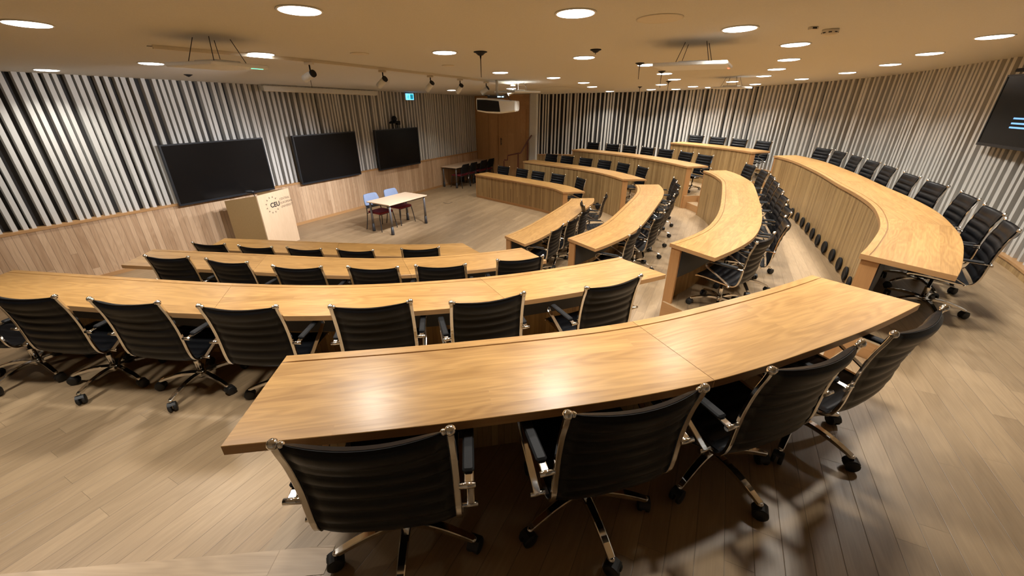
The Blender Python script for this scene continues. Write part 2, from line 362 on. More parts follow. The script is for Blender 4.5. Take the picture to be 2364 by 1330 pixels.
# half steps in the two aisles
for r in (2, 3, 4):
    for (b1, b2) in (('L', 'M'), ('M', 'F')):
        i1, o1 = Vector(BLOCKS[(r, b1)][2]), Vector(BLOCKS[(r, b1)][3]); i2, o2 = Vector(BLOCKS[(r, b2)][0]), Vector(BLOCKS[(r, b2)][1])
        d1 = (i1 - o1).normalized(); d2 = (i2 - o2).normalized(); sa = 0.40 if (b1 == 'L' and r != 4) else 0.14
        f = MB(); f.prism([tuple(i1 - d1 * sa), tuple(i1 - d1 * (sa + 0.32)), tuple(i2 - d2 * (sa + 0.32)), tuple(i2 - d2 * sa)], TZ[r - 1] + 0.0006, (TZ[r - 1] + TZ[r]) / 2, floor_uv, side_mi=1)
        struct(f.build('floor', [M['floor'], M['edge']]))
# nosing board along the left edge of the top tier
f = MB(); f.prism([(-6.6, 0.70), (-1.18, 1.18), (-0.85, 1.21), (-0.85, 1.08), (-1.18, 1.05), (-6.6, 0.57)], TZ[4] + 0.0005, TZ[4] + 0.0025, lambda x, y: (x, y)); struct(f.build('trim_1', M['nosing']))

# ------------------------------------------------------------------ setting: ceiling and walls
f = MB(); big = [(-13, -3), (9.5, -3), (9.5, 18.5), (-13, 18.5)]
f.prism(big, CZ, lambda x, y: CZ(x, y) + 0.15); struct(f.build('ceiling', M['ceil']))
CAPZ = 1.06
def strip_wall(P, off, z0, z1, name, m, parent=None, thick=0.04, uvz=True):
    """curved vertical sheet: P polyline, off towards the room (left of travel = inside when negative offset)"""
    f = MB(); A = offset(P, off); B = offset(P, off + thick); L = 0
    f0 = z0 if callable(z0) else (lambda x, y: z0); f1 = z1 if callable(z1) else (lambda x, y: z1)
    for i in range(len(P) - 1):
        d = (A[i + 1] - A[i]).length
        for Q, sgn in ((A, 1), (B, -1)):
            a, b = Q[i], Q[i + 1]
            pts = [(a.x, a.y, f0(*a)), (b.x, b.y, f0(*b)), (b.x, b.y, f1(*b)), (a.x, a.y, f1(*a))]
            uv = [(pts[0][2], L), (pts[1][2], L + d), (pts[2][2], L + d), (pts[3][2], L)]
            if sgn < 0: pts = pts[::-1]; uv = uv[::-1]
            f.quad(pts, uv)
        a, b, c, e = A[i], A[i + 1], B[i + 1], B[i]
        f.quad([(a.x, a.y, f1(*a)), (b.x, b.y, f1(*b)), (c.x, c.y, f1(*c)), (e.x, e.y, f1(*e))], [(L, 0), (L + d, 0), (L + d, thick), (L, thick)])
        L += d
    for i in (0, len(P) - 1):
        a, b = A[i], B[i]
        pts = [(a.x, a.y, f0(*a)), (b.x, b.y, f0(*b)), (b.x, b.y, f1(*b)), (a.x, a.y, f1(*a))]
        f.quad(pts if i else pts[::-1], [(p[2], k) for p, k in zip(pts, (0, thick, thick, 0))])
    return f.build(name, m, parent)
def slats(P, off, z0, z1f, name, parent, rnd, w0=0.056, dep=0.062, reach=None):
    """upright felt slats of irregular spacing along polyline P; off = slat back plane, towards room = negative"""
    f = MB(); L = [0]
    for a, b in zip(P, P[1:]): L.append(L[-1] + (b - a).length)
    d = 0.03; j = 0
    while d < L[-1] - 0.04:
        while j < len(L) - 2 and L[j + 1] < d: j += 1
        t = (P[j + 1] - P[j]).normalized(); n = Vector((t.y, -t.x)); p = P[j] + t * (d - L[j]) + n * off
        wd = w0 * rnd.choice((0.9, 1.0, 1.05, 1.2)) / 2
        poly = [p - t * wd, p + t * wd, p + t * wd - n * dep, p - t * wd - n * dep]
        f.prism([tuple(q) for q in poly], z0, z1f, cap=True)
        d += rnd.choice((0.092, 0.100, 0.118, 0.128, 0.138, 0.155, 0.166))
    return f.build(name, M['slat'], parent)
# stage wall (left)
SW = [st(u) for u in [-12.2 + 0.2 * i for i in range(int((8.50 + 12.2) / 0.2) + 1)]] + [st(8.50)]
# travel A->far: right-hand normal points into the room (+NST), so off>0 is into the room
wl = MB(); a, b = st(-12.2, -0.175), st(8.6, -0.175)
wl.prism([tuple(a), tuple(b), tuple(st(8.6, -0.30)), tuple(st(-12.2, -0.30))], -0.1, CZ)
wall_left = struct(wl.build('wall_left', M['slatback']))
wn = strip_wall(SW, 0.0, 0.0, CAPZ - 0.04, 'wainscot', M['wains'], wall_left, thick=-0.16)
f = MB(); a, b, c, d = st(-12.2, 0.015), st(8.49, 0.015), st(8.49, -0.170), st(-12.2, -0.170)
f.prism([tuple(a), tuple(b), tuple(c), tuple(d)], CAPZ - 0.04, CAPZ, lambda x, y: (x * UST.x + y * UST.y, x * NST.x + y * NST.y)); f.build('wainscot_cap', M['edge'], wall_left)
f = MB(); f.prism([tuple(st(-12.2, 0.014)), tuple(st(8.49, 0.014)), tuple(st(8.49, 0.001)), tuple(st(-12.2, 0.001))], 0.0, 0.07, lambda x, y: (x * UST.x + y * UST.y, x * NST.x + y * NST.y)); struct(f.build('baseboard_left', M['edge']))
rnd = random.Random(3)
slats(SW[::-1], 0.168, CAPZ, CZ, 'slats', wall_left, rnd, 0.058, 0.122)      # reversed travel: off>0 is away from the room
# rear-right curved wall
WR = WALL[::-1]; CAPR = 1.10
wall_right = struct(strip_wall(WR, 0.170, -0.1, CZ, 'wall_right', M['slatback'], None, thick=0.15))
strip_wall(WR, 0.0, 0.0, CAPR - 0.03, 'wainscot', M['panel'], wall_right, thick=0.15)
strip_wall(WR, -0.012, CAPR - 0.03, CAPR, 'wainscot_cap', M['edge'], wall_right, thick=0.175)
slats(WR, 0.165, CAPR, CZ, 'slats', wall_right, random.Random(11), 0.056, 0.105)
# wall behind the camera
f = MB(); f.prism([(0.1, -0.85), (-4, -1.25), (-12.3, -1.4), (-12.3, -1.6), (-4, -1.5), (0.1, -1.1)], -0.1, CZ); struct(f.build('wall_back', M['white']))
f = MB(); q = st(-12.2, 0); f.prism([tuple(q), (-12.2, -1.5), (-12.4, -1.5), tuple(q + Vector((-0.2, 0)))], -0.1, CZ); struct(f.build('wall_side', M['white']))
# far timber wall with a door leaf, white column
far = MB(); t = (B_FAR - A_FAR).normalized(); nf = Vector((t.y, -t.x))       # nf points into the room
def farpt(u, off): return tuple(A_FAR + t * u + nf * off)
Lf = (B_FAR - A_FAR).length
wf = MB(); wf.prism([farpt(-0.1, 0), farpt(Lf + 0.1, 0), farpt(Lf + 0.1, -0.2), farpt(-0.1, -0.2)], 0.0, CZ)
wall_far = struct(wf.build('wall_far', M['door']))
for i, (u0, u1, o) in enumerate(((0.02, 0.62, 0.03), (0.64, 1.06, 0.05), (1.09, 2.33, 0.035))):
    f = MB(); top = 2.66 if i == 2 else None
    poly = [farpt(u0, 0.0), farpt(u1, 0.0), farpt(u1, o), farpt(u0, o)]
    n0 = len(f.v); f.prism(poly, 0.0, top if top else (lambda x, y: CZ(x, y) - 0.02))
    # vertical grain
    f.uv = [[(v_[1], v_[0] + 3 * i) for v_ in fu] for fu in f.uv]
    o_ = f.build('door_1' if i == 2 else 'timber_panel', M['door'], None if i == 2 else wall_far)
    if i == 2:
        struct(o_); h = MB(); p = Vector(farpt(1.24, 0.10)); h.tube([(p.x, p.y, 1.35), (p.x, p.y, 1.62)], 0.014); h.tube([(*farpt(1.24, 0.03), 1.40), (p.x, p.y, 1.40)], 0.010); h.tube([(*farpt(1.24, 0.03), 1.57), (p.x, p.y, 1.57)], 0.010)
        h.build('door_handle', M['darkm'], o_)
f = MB(); f.prism([tuple(B_FAR), tuple(B_FAR - nf * 0.3), (1.0, 16.3), (0.95, 15.88), (0.88, 15.82), (0.66, 15.95)], 0.0, CZ); struct(f.build('wall_column', M['white']))
# white bulkhead under the far ceiling
bh = MB(); pts = [(0.34, 15.1), (0.81, 12.6), (1.19, 11.8), (1.8, 12.74), (2.77, 15.0), (2.0, 15.75), (0.9, 15.85)]
cx, cy = 1.4, 14.2
n0 = bh.add([(x, y, CZ(x, y) - 0.004) for x, y in pts]); n1 = bh.add([(cx + (x - cx) * 0.55, cy + (y - cy) * 0.6, CZ(x, y) - 0.035) for x, y in pts]); n2 = bh.add([(cx, cy, CZ(cx, cy) - 0.045)])
for i in range(7):
    j = (i + 1) % 7; bh.face([n0 + i, n0 + j, n1 + j, n1 + i][::-1], None, True); bh.face([n1 + i, n1 + j, n2][::-1], None, True)
struct(bh.build('trim_2', M['white']))
# shadow gap + lighting track where the stage ceiling begins
TR = [Vector(p) for p in ((-3.51, 4.52), (-2.77, 5.41), (-2.29, 6.13), (-1.35, 7.87), (-0.39, 9.65), (0.35, 11.01))]
def ceil_strip(P, wd, z0, z1, name, m, parent=None):
    f = MB(); A = offset(P, -wd / 2); B = offset(P, wd / 2); poly = [tuple(p) for p in A] + [tuple(p) for p in B[::-1]]
    f.prism(poly, lambda x, y: CZ(x, y) - z0, lambda x, y: CZ(x, y) - z1); return f.build(name, m, parent)
TRS = resample(TR, 0.5)
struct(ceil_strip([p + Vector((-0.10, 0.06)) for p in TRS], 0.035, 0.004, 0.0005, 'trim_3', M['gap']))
trk = empty('lighting_track', (-2.3, 6.4, CZ(-2.3, 6.4)), 0, 'slim white lighting track along the edge of the stage ceiling', 'track')
o = ceil_strip(TRS, 0.04, 0.035, 0.0005, 'track_rail', M['cream'], trk); o.location = -trk.location

# ------------------------------------------------------------------ desks
def desk_top(inn, out, z, name, parent, inset0, inset1):
    """one section of curved worktop: pen groove near the inner edge, UVs follow the section's chord"""
    f = MB(); TH = 0.044; n = len(inn)
    ch = (inn[-1] - inn[0]).normalized(); cn = Vector((-ch.y, ch.x)); o = inn[0]
    L = [0]
    for a, b in zip(inn, inn[1:]): L.append(L[-1] + (b - a).length)
    prof = [(0.0, -TH), (0.0, -0.002), (0.002, 0.0), (0.056, 0.0), (0.058, -1.0), (0.065, -1.0), (0.067, 0.0), (None, 0.0), (None, -0.002), (None, -TH)]
    rows = []
    for i in range(n):
        a, b = inn[i], out[i]; d = (b - a); Ln = d.length; d = d / Ln
        g = 0.007
        if inset0 and L[i] < 0.07: g = 0.0
        if inset1 and L[-1] - L[i] < 0.07: g = 0.0
        ring = []
        for k, (q, dz) in enumerate(prof):
            q = q if q is not None else (Ln - 0.002 if k == 7 else Ln)
            dz = (-g if dz == -1.0 else dz); p = a + d * q
            ring.append((p.x, p.y, z + dz))
        rows.append(f.add(ring))
    m = len(prof)
    su, sv = o.x * 7.13 + 3.0, o.y * 3.77
    def uv(i): p = Vector(f.v[i][:2]) - o; return (p.dot(ch) + su, p.dot(cn) + (f.v[i][2] - z) + sv)
    for a, b in zip(rows, rows[1:]):
        for k in range(m):
            k2 = (k + 1) % m; idx = [a + k, a + k2, b + k2, b + k]; idx = idx[::-1]
            side = k in (0, m - 2, m - 1)
            f.face(idx, [uv(i) for i in idx], False, 1 if side else (2 if k == 4 else 0))
    for r0, rev in ((rows[0], False), (rows[-1], True)):
        # cap in convex pieces
        caps = [(0, 1, 2, 3, 4, 5, 6, 7, 8, 9)]
        for cpp in caps:
            idx = [r0 + k for k in cpp]
            if rev: idx = idx[::-1]
            f.face(idx, [(f.v[i][0] * 1.0, f.v[i][2]) for i in idx], False, 1)
    return f.build(name, [M['top'], M['edge'], M['groove']], parent)

DESKN = {'L': 'left', 'M': 'middle', 'F': 'far'}
ordn = {1: 'lowest', 2: 'second lowest', 3: 'second highest', 4: 'topmost'}
DLAB = {
 (4, 'L'): 'nearest curved oak desk, in the foreground, seen from above', (3, 'L'): 'long curved oak desk just below the foreground desk',
 (2, 'L'): 'curved oak desk, third back from the camera in the left block', (1, 'L'): 'front curved oak desk of the left block, nearest the lectern',
 (4, 'M'): 'tall curved oak desk beside the right slatted wall, round vents along its foot', (3, 'M'): 'S-curved oak desk, second from the right slatted wall',
 (2, 'M'): 'curved oak desk, third from the right slatted wall', (1, 'M'): 'lowest curved oak desk of the middle block, closest to the blue-backed chairs',
 (4, 'F'): 'topmost oak desk of the far block, against the back slats', (3, 'F'): 'oak desk of the far block, second from the top',
 (2, 'F'): 'oak desk of the far block, third from the top', (1, 'F'): 'lowest oak desk of the far block, on the stage floor'}
for (r, b), (i0, o0, i1, o1, seams) in BLOCKS.items():
    P = ROW[r]; a, c = nearest(P, i0), nearest(P, i1)
    inn = [Vector(i0)] + P[a + 1:c] + [Vector(i1)]
    WD = 0.60 if r == 4 else 0.575
    X0, X1 = (P[0] - P[3]).normalized(), (P[-1] - P[-4]).normalized()
    PE = [P[0] + X0 * 0.05 * k for k in range(16, 0, -1)] + P + [P[-1] + X1 * 0.05 * k for k in range(1, 17)]
    Q = offset(PE, WD)
    def hit_outer(i_, o_):
        d_ = (Vector(o_) - Vector(i_)).normalized(); lo, hi = 0.3, 1.1
        NP = normals(PE)
        for _ in range(24):
            m_ = (lo + hi) / 2; q_ = Vector(i_) + d_ * m_; j_ = nearest(PE, q_)
            if (q_ - PE[j_]).dot(NP[j_]) > WD: hi = m_
            else: lo = m_
        return Vector(i_) + d_ * lo
    o0, o1 = hit_outer(i0, o0), hit_outer(i1, o1)
    oa, oc = nearest(Q, o0), nearest(Q, o1)
    out = [Vector(o0)] + [q for q in Q[oa + 2:oc - 1]] + [Vector(o1)]
    Li = sum((y - x).length for x, y in zip(inn, inn[1:])); n = int(Li / 0.07)
    n -= 0
    inn = resample(inn, n=n); out = resample(out, n=n)
    zt = TZ[r] + DESK_H; zf = TZ[r]; zl = TZ[max(1, r - 1)]
    mid = inn[n // 2]
    D = empty('curved_desk', (mid.x, mid.y, zf), 0, DLAB[(r, b)], 'desk', 'curved desks of the lecture room')
    kids = []
    cuts = [0] + [int(round(n * s_)) for s_ in seams] + [n]
    for k in range(len(cuts) - 1):
        s0, s1 = cuts[k], cuts[k + 1]
        ii, oo = inn[s0:s1 + 1], out[s0:s1 + 1]
        if k: d_ = (ii[1] - ii[0]).normalized() * 0.0018; ii = [ii[0] + d_ * 1.6] + ii[1:]; oo = [oo[0] + d_ * 1.6] + oo[1:]
        kids.append(desk_top(ii, oo, zt, 'desktop', D, k == 0, k == len(cuts) - 2))
    # front boards
    fin = [p for p in inn]
    d0 = (out[0] - inn[0]).normalized(); d1 = (out[-1] - inn[-1]).normalized()
    t0 = (inn[1] - inn[0]).normalized(); t1 = (inn[-1] - inn[-2]).normalized()
    fi = offset(inn, 0.022); fo = offset(inn, 0.045); fo2 = offset(inn, 0.062)
    for arr, w_ in ((fi, 0.022), (fo, 0.045), (fo2, 0.062)):
        arr[0] = inn[0] + d0 * w_ + t0 * 0.03; arr[-1] = inn[-1] + d1 * w_ - t1 * 0.03
    f = MB(); L = 0
    for i in range(n):
        p, q, p2, q2 = fi[i], fi[i + 1], fo[i], fo[i + 1]; dd = (q - p).length
        za, zb = zl + 0.0, zt - 0.0445
        def qd(a_, b_, flip, mi=0):
            pts = [(a_.x, a_.y, za), (b_.x, b_.y, za), (b_.x, b_.y, zb), (a_.x, a_.y, zb)]; uvs = [(za, L), (za, L + dd), (zb, L + dd), (zb, L)]
            if flip: pts = pts[::-1]; uvs = uvs[::-1]
            f.quad(pts, uvs, False, mi)
        qd(p, q, True); 
        pts = [(p2.x, p2.y, zf), (q2.x, q2.y, zf), (q2.x, q2.y, zb), (p2.x, p2.y, zb)]
        f.quad(pts, [(zf, L), (zf, L + dd), (zb, L + dd), (zb, L)], False, 0)
        L += dd
    for i, fl in ((0, False), (n, True)):
        p, p2 = fi[i], fo[i]; pts = [(p.x, p.y, zf if i in (0, n) else zl), (p2.x, p2.y, zf), (p2.x, p2.y, zt - 0.0445), (p.x, p.y, zt - 0.0445)]
        f.quad(pts[::-1] if fl else pts, [(0, 0), (0, 0.02), (1, 0.02), (1, 0)], False, 0)
    kids.append(f.build('front_panel', M['panel'], D))
    if r == 1:
        f = MB(); kk = offset(inn, 0.012); kk[0] = inn[0] + d0 * 0.012 + t0 * 0.03; kk[-1] = inn[-1] + d1 * 0.012 - t1 * 0.03
        for i in range(n):
            p, q, p2, q2 = kk[i], kk[i + 1], fi[i], fi[i + 1]
            f.quad([(q.x, q.y, 0), (p.x, p.y, 0), (p.x, p.y, 0.07), (q.x, q.y, 0.07)], [(0, 0), (0.07, 0), (0.07, 0.07), (0, 0.07)])
            f.quad([(p.x, p.y, 0.07), (p2.x, p2.y, 0.07), (q2.x, q2.y, 0.07), (q.x, q.y, 0.07)][::-1])
        kids.append(f.build('kickboard', M['post'], D))
    # end posts
    for (pi, d_, t_, sg) in ((inn[0], d0, t0, 1), (inn[-1], d1, t1, -1)):
        f = MB(); p = pi + d_ * 0.018 + t_ * 0.022 * sg
        poly = [p, p + d_ * 0.125, p + d_ * 0.125 + t_ * sg * 0.030, p + t_ * sg * 0.030]
        f.prism([tuple(v_) for v_ in poly], zl if r > 1 else 0.0, zt - 0.0442, cap=True); f.uv = [[(v_[1], v_[0]) for v_ in fu] for fu in f.uv]
        kids.append(f.build('end_panel', M['post'], D))
    # dark rear panel hanging below the worktop
    f = MB(); bk = offset(inn, 0.135); bk2 = offset(inn, 0.150)
    for arr, w_ in ((bk, 0.135), (bk2, 0.150)):
        arr[0] = inn[0] + d0 * w_ + t0 * 0.056; arr[-1] = inn[-1] + d1 * w_ - t1 * 0.056
    for i in range(n):
        p, q, p2, q2 = bk[i], bk[i + 1], bk2[i], bk2[i + 1]; za, zb = zt - 0.40, zt - 0.0445
        f.quad([(q.x, q.y, za), (p.x, p.y, za), (p.x, p.y, zb), (q.x, q.y, zb)]); f.quad([(p2.x, p2.y, za), (q2.x, q2.y, za), (q2.x, q2.y, zb), (p2.x, p2.y, zb)])
        f.quad([(p.x, p.y, za), (q.x, q.y, za), (q2.x, q2.y, za), (p2.x, p2.y, za)])
    for i, fl in ((0, 0), (n, 1)):
        p, p2 = bk[i], bk2[i]; pts = [(p.x, p.y, za), (p2.x, p2.y, za), (p2.x, p2.y, zb), (p.x, p.y, zb)]; f.quad(pts[::-1] if fl else pts)
    kids.append(f.build('modesty_panel', M['modesty'], D))
    # steel legs carrying the outer edge
    for s_ in ([0.0] if False else [i / max(1, round(Li / 1.6)) for i in range(round(Li / 1.6) + 1)]):
        i = min(n - 1, max(1, int(s_ * n))); d_ = (out[i] - inn[i]).normalized()
        if i < 3: i = 3
        if i > n - 3: i = n - 3
        d_ = (out[i] - inn[i]).normalized(); tt = Vector((-d_.y, d_.x)) * 0.02
        p = inn[i] + d_ * 0.152; q = inn[i] + d_ * 0.40
        f = MB(); f.prism([tuple(p + tt), tuple(q + tt), tuple(q - tt), tuple(p - tt)], zt - 0.075, zt - 0.0445)
        kids.append(f.build('bracket', M['modesty'], D))
    for k_ in kids: k_.location = -D.location

# round floor-level air outlets
def outlet(p, n_, z, lab, grp):
    t_ = math.atan2(n_.y, n_.x); mt = Matrix.Translation((p.x, p.y, z)) @ Matrix.Rotation(t_, 4, 'Z')
    f = MB(); f.lathe([(0.004, 0.0), (0.088, 0.0), (0.098, -0.012), (0.098, -0.026), (0.086, -0.032), (0.072, -0.026), (0.004, -0.022)], 20, (0, 0, 0), 'x', 0, mt)
    f.v = [(x - p.x, y - p.y, zz - z) for x, y, zz in f.v]
    o = f.build('air_outlet', M['blackp'], None, (p.x, p.y, z)); tag(o, lab, 'vent', grp)
def fascia_pt(r, q):
    P = ROW[r]; i = nearest(P, q); nn = normals(P)[i]; return P[i] + nn * 0.021, nn
vl = resample([v for v in ROW[4] if 3.9 < v.x and v.y < 8.95 and v.y > 4.2], n=13)
names = ['nearest the foreground desk', 'second from the foreground desk', 'third from the foreground desk', 'fourth from the foreground desk', 'fifth from the foreground desk', 'sixth from the foreground desk', 'middle one of the line', 'sixth from the far end', 'fifth from the far end', 'fourth from the far end', 'third from the far end', 'second from the far end', 'farthest of the line']
for k in range(13):
    q = vl[k].lerp(vl[k + 1], 0.5); p, nn = fascia_pt(4, q)
    outlet(p, nn, TZ[3] + 0.115, 'round black vent low on the tall right desk, ' + names[k], 'round black vents at the foot of the tall right desk')
p, nn = fascia_pt(2, (2.62, 11.75)); outlet(p, nn, 0.125, 'round black vent low on the second far desk, by the aisle', None)
p, nn = fascia_pt(3, (3.02, 5.98)); outlet(p, nn, STEP + 0.115, 'round black vent low on the S-curved desk front', None)

# ------------------------------------------------------------------ swivel chair
def cat2(pts, n=5):
    out = []; P = [pts[0]] + list(pts) + [pts[-1]]
    for i in range(1, len(P) - 2):
        p0, p1, p2, p3 = P[i - 1:i + 3]
        for k in range(n):
            t_ = k / n
            out.append(tuple(0.5 * ((2 * p1[a]) + (p2[a] - p0[a]) * t_ + (2 * p0[a] - 5 * p1[a] + 4 * p2[a] - p3[a]) * t_ ** 2 + (3 * p1[a] - p0[a] - 3 * p2[a] + p3[a]) * t_ ** 3) for a in range(len(p1))))
    out.append(tuple(pts[-1])); return out
RAIL = cat2([(0.235, 0.440), (0.215, 0.452), (0.10, 0.452), (-0.06, 0.438), (-0.165, 0.428), (-0.215, 0.438), (-0.245, 0.470), (-0.262, 0.54), (-0.268, 0.64), (-0.277, 0.75), (-0.298, 0.87), (-0.322, 0.955), (-0.332, 1.0)], 4)
def pad(path, wid, ribs, thick, sag, top_roll, name, m, parent, edge=0.0):
    """quilted leather sling following a (y,z) path; ribs = rib spacing"""
    P = [Vector((0, y, z)) for y, z in path]; L = [0]
    for a, b in zip(P, P[1:]): L.append(L[-1] + (b - a).length)
    T = L[-1]; ns = int(T / 0.0125); nx = 12; f = MB(); front = []; back = []
    for i in range(ns + 1):
        d = T * i / ns; j = 0
        while j < len(L) - 2 and L[j + 1] < d: j += 1
        p = P[j].lerp(P[j + 1], (d - L[j]) / max(1e-9, L[j + 1] - L[j])); t_ = (P[j + 1] - P[j]).normalized(); nn = Vector((0, t_.z, -t_.y))
        ph = (d / ribs) % 1.0
        th = thick * (0.25 + 0.75 * math.sin(PI * ph) ** 0.5)
        if top_roll and d > T - top_roll: q = (d - (T - top_roll)) / top_roll; th = thick * (0.42 + 0.75 * math.sin(PI * min(q, 1.0)) ** 0.5) if q < 0.98 else thick * 0.3
        if i == 0 or i == ns: th *= 0.35
        ra, rb = [], []
        for k in range(nx + 1):
            x = -1 + 2 * k / nx; e = (1 - abs(x) ** 6) ; th_ = th * (0.35 + 0.65 * e)
            sg = sag(d / T) * (1 - x * x)
            c = p + Vector((x * wid / 2 , 0, 0)) - nn * sg
            ra.append(tuple(c + nn * th_ * 0.55)); rb.append(tuple(c - nn * th_ * 0.45))
        front.append(f.add(ra)); back.append(f.add(rb))
    for i in range(ns):
        for k in range(nx):
            f.face([front[i] + k, front[i] + k + 1, front[i + 1] + k + 1, front[i + 1] + k], None, True)
            f.face([back[i] + k, back[i] + k + 1, back[i + 1] + k + 1, back[i + 1] + k][::-1], None, True)
        for k, fl in ((0, 0), (nx, 1)):
            q = [front[i] + k, back[i] + k, back[i + 1] + k, front[i + 1] + k]; f.face(q if not fl else q[::-1], None, True)
    for i, fl in ((0, 0), (ns, 1)):
        for k in range(nx):
            q = [front[i] + k, front[i] + k + 1, back[i] + k + 1, back[i] + k]; f.face(q[::-1] if fl else q, None, True)
    return f.build(name, m, parent)
def make_chair():
    t_ = empty('swivel_chair', (0, 0, 0), 0, 'x', 'chair')
    # seat and backrest
    seat = [p for p in RAIL if p[1] < 0.455 and p[0] > -0.222]
    back = [p for p in RAIL if p[0] < -0.235 and p[1] > 0.452]
    pad([(y, z + 0.004) for y, z in seat], 0.515, 0.078, 0.034, lambda s_: 0.018, 0, 'seat', M['leather'], t_)
    pad([(y + 0.004, z) for y, z in back], 0.515, 0.078, 0.050, lambda s_: 0.012 + 0.036 * s_, 0.095, 'backrest', M['leather'], t_)
    for sx in (-1, 1):
        f = MB(); x = sx * 0.272
        f.tube([(x, y, z) for y, z in RAIL], 0, flat=(0.024, 0.016, (1, 0, 0)))
        f.sphere((x, -0.333, 1.005), 0.019, 10, 6); f.sphere((x - sx * 0.022, -0.332, 1.0), 0.012, 8, 5)
        f.tube([(x, 0.225, 0.446), (x - sx * 0.09, 0.225, 0.446)], 0.010, 8)
        f.build('side_frame', M['chrome'], t_)
        # arm loop
        f = MB(); xo = sx * 0.316
        loop = cat2([(-0.282, 0.670), (-0.19, 0.675), (0.02, 0.672), (0.095, 0.662), (0.120, 0.632), (0.105, 0.600), (-0.02, 0.535), (-0.185, 0.447)], 4)
        f.tube([(xo, y, z) for y, z in loop], 0, flat=(0.030, 0.010, (1, 0, 0)))
        f.tube([(sx * 0.280, -0.272, 0.670), (sx * 0.342, -0.272, 0.670)], 0.0125, 10)
        f.tube([(sx * 0.280, -0.178, 0.440), (sx * 0.345, -0.178, 0.440)], 0.0115, 10)
        a = f.build('armrest', M['chrome'], t_)
        f = MB(); f.bbox(xo - 0.023, xo + 0.023, -0.225, 0.060, 0.676, 0.696, 0.007); f.build('arm_pad', M['blackp'], a)
    # mechanism
    f = MB(); f.bbox(-0.10, 0.10, -0.13, 0.12, 0.372, 0.415, 0.010); f.box(-0.26, 0.26, 0.075, 0.10, 0.415, 0.432); f.box(-0.26, 0.26, -0.12, -0.095, 0.400, 0.415)
    f.tube([(0.08, 0.03, 0.395), (0.21, 0.03, 0.392), (0.25, 0.05, 0.39)], 0.006, 6); f.build('tilt_mechanism', M['blackp'], t_)
    f = MB(); f.lathe([(0.026, 0.12), (0.026, 0.26), (0.0255, 0.262), (0.015, 0.264), (0.015, 0.374)], 14)
    f.build('gas_column', M['chrome'], t_)
    hub = MB(); hub.lathe([(0.020, 0.088), (0.036, 0.092), (0.040, 0.11), (0.038, 0.145), (0.030, 0.158)], 16); hub.build('base_hub', M['chrome'], t_)
    for k in range(5):
        a = 2 * PI * k / 5 + PI / 2 + PI / 5; ca, sa = math.cos(a), math.sin(a)
        prof = cat2([(0.020, 0.128), (0.09, 0.136), (0.18, 0.130), (0.27, 0.110), (0.328, 0.092)], 3); n_ = len(prof)
        ws = [0.048 - 0.016 * i / (n_ - 1) for i in range(n_)]; hs = [0.034 - 0.012 * i / (n_ - 1) for i in range(n_)]
        f = MB(); f.tube([(r_ * ca, r_ * sa, z) for r_, z in prof], 0, flat=(ws, hs, (-sa, ca, 0)))
        f.lathe([(0.013, 0.080), (0.015, 0.084), (0.015, 0.097), (0.008, 0.100)], 10, (0.330 * ca, 0.330 * sa, 0)); f.build('base_leg', M['chrome'], t_)
        ba = a + 0.9 + 0.7 * k; mt = Matrix.Translation((0.330 * ca, 0.330 * sa, 0)) @ Matrix.Rotation(ba, 4, 'Z')
        f = MB()
        for sx in (-1, 1):
            x0 = sx * 0.007; x1 = sx * 0.030; lo, hi = min(x0, x1), max(x0, x1)
            f.lathe([(0.004, lo), (0.033, lo), (0.038, lo + 0.004), (0.038, hi - 0.004), (0.033, hi), (0.004, hi)], 18, (0, -0.012, 0.038), 'x', 0, mt)
        f.tube([(0, 0, 0.086), (0, 0, 0.060)], 0.009, 8, mtx=mt)
        f.ring_sweep([[tuple(mt @ Vector((x_, -0.012 + r_ * math.cos(an), 0.038 + r_ * math.sin(an)))) for (x_, r_) in ((-0.027, 0.0415), (0.027, 0.0415), (0.027, 0.0385), (-0.027, 0.0385))] for an in [PI * 0.02 + PI * 0.75 * q / 8 for q in range(9)]], True, False)
        f.build('caster', M['rubber'], t_)
    return t_

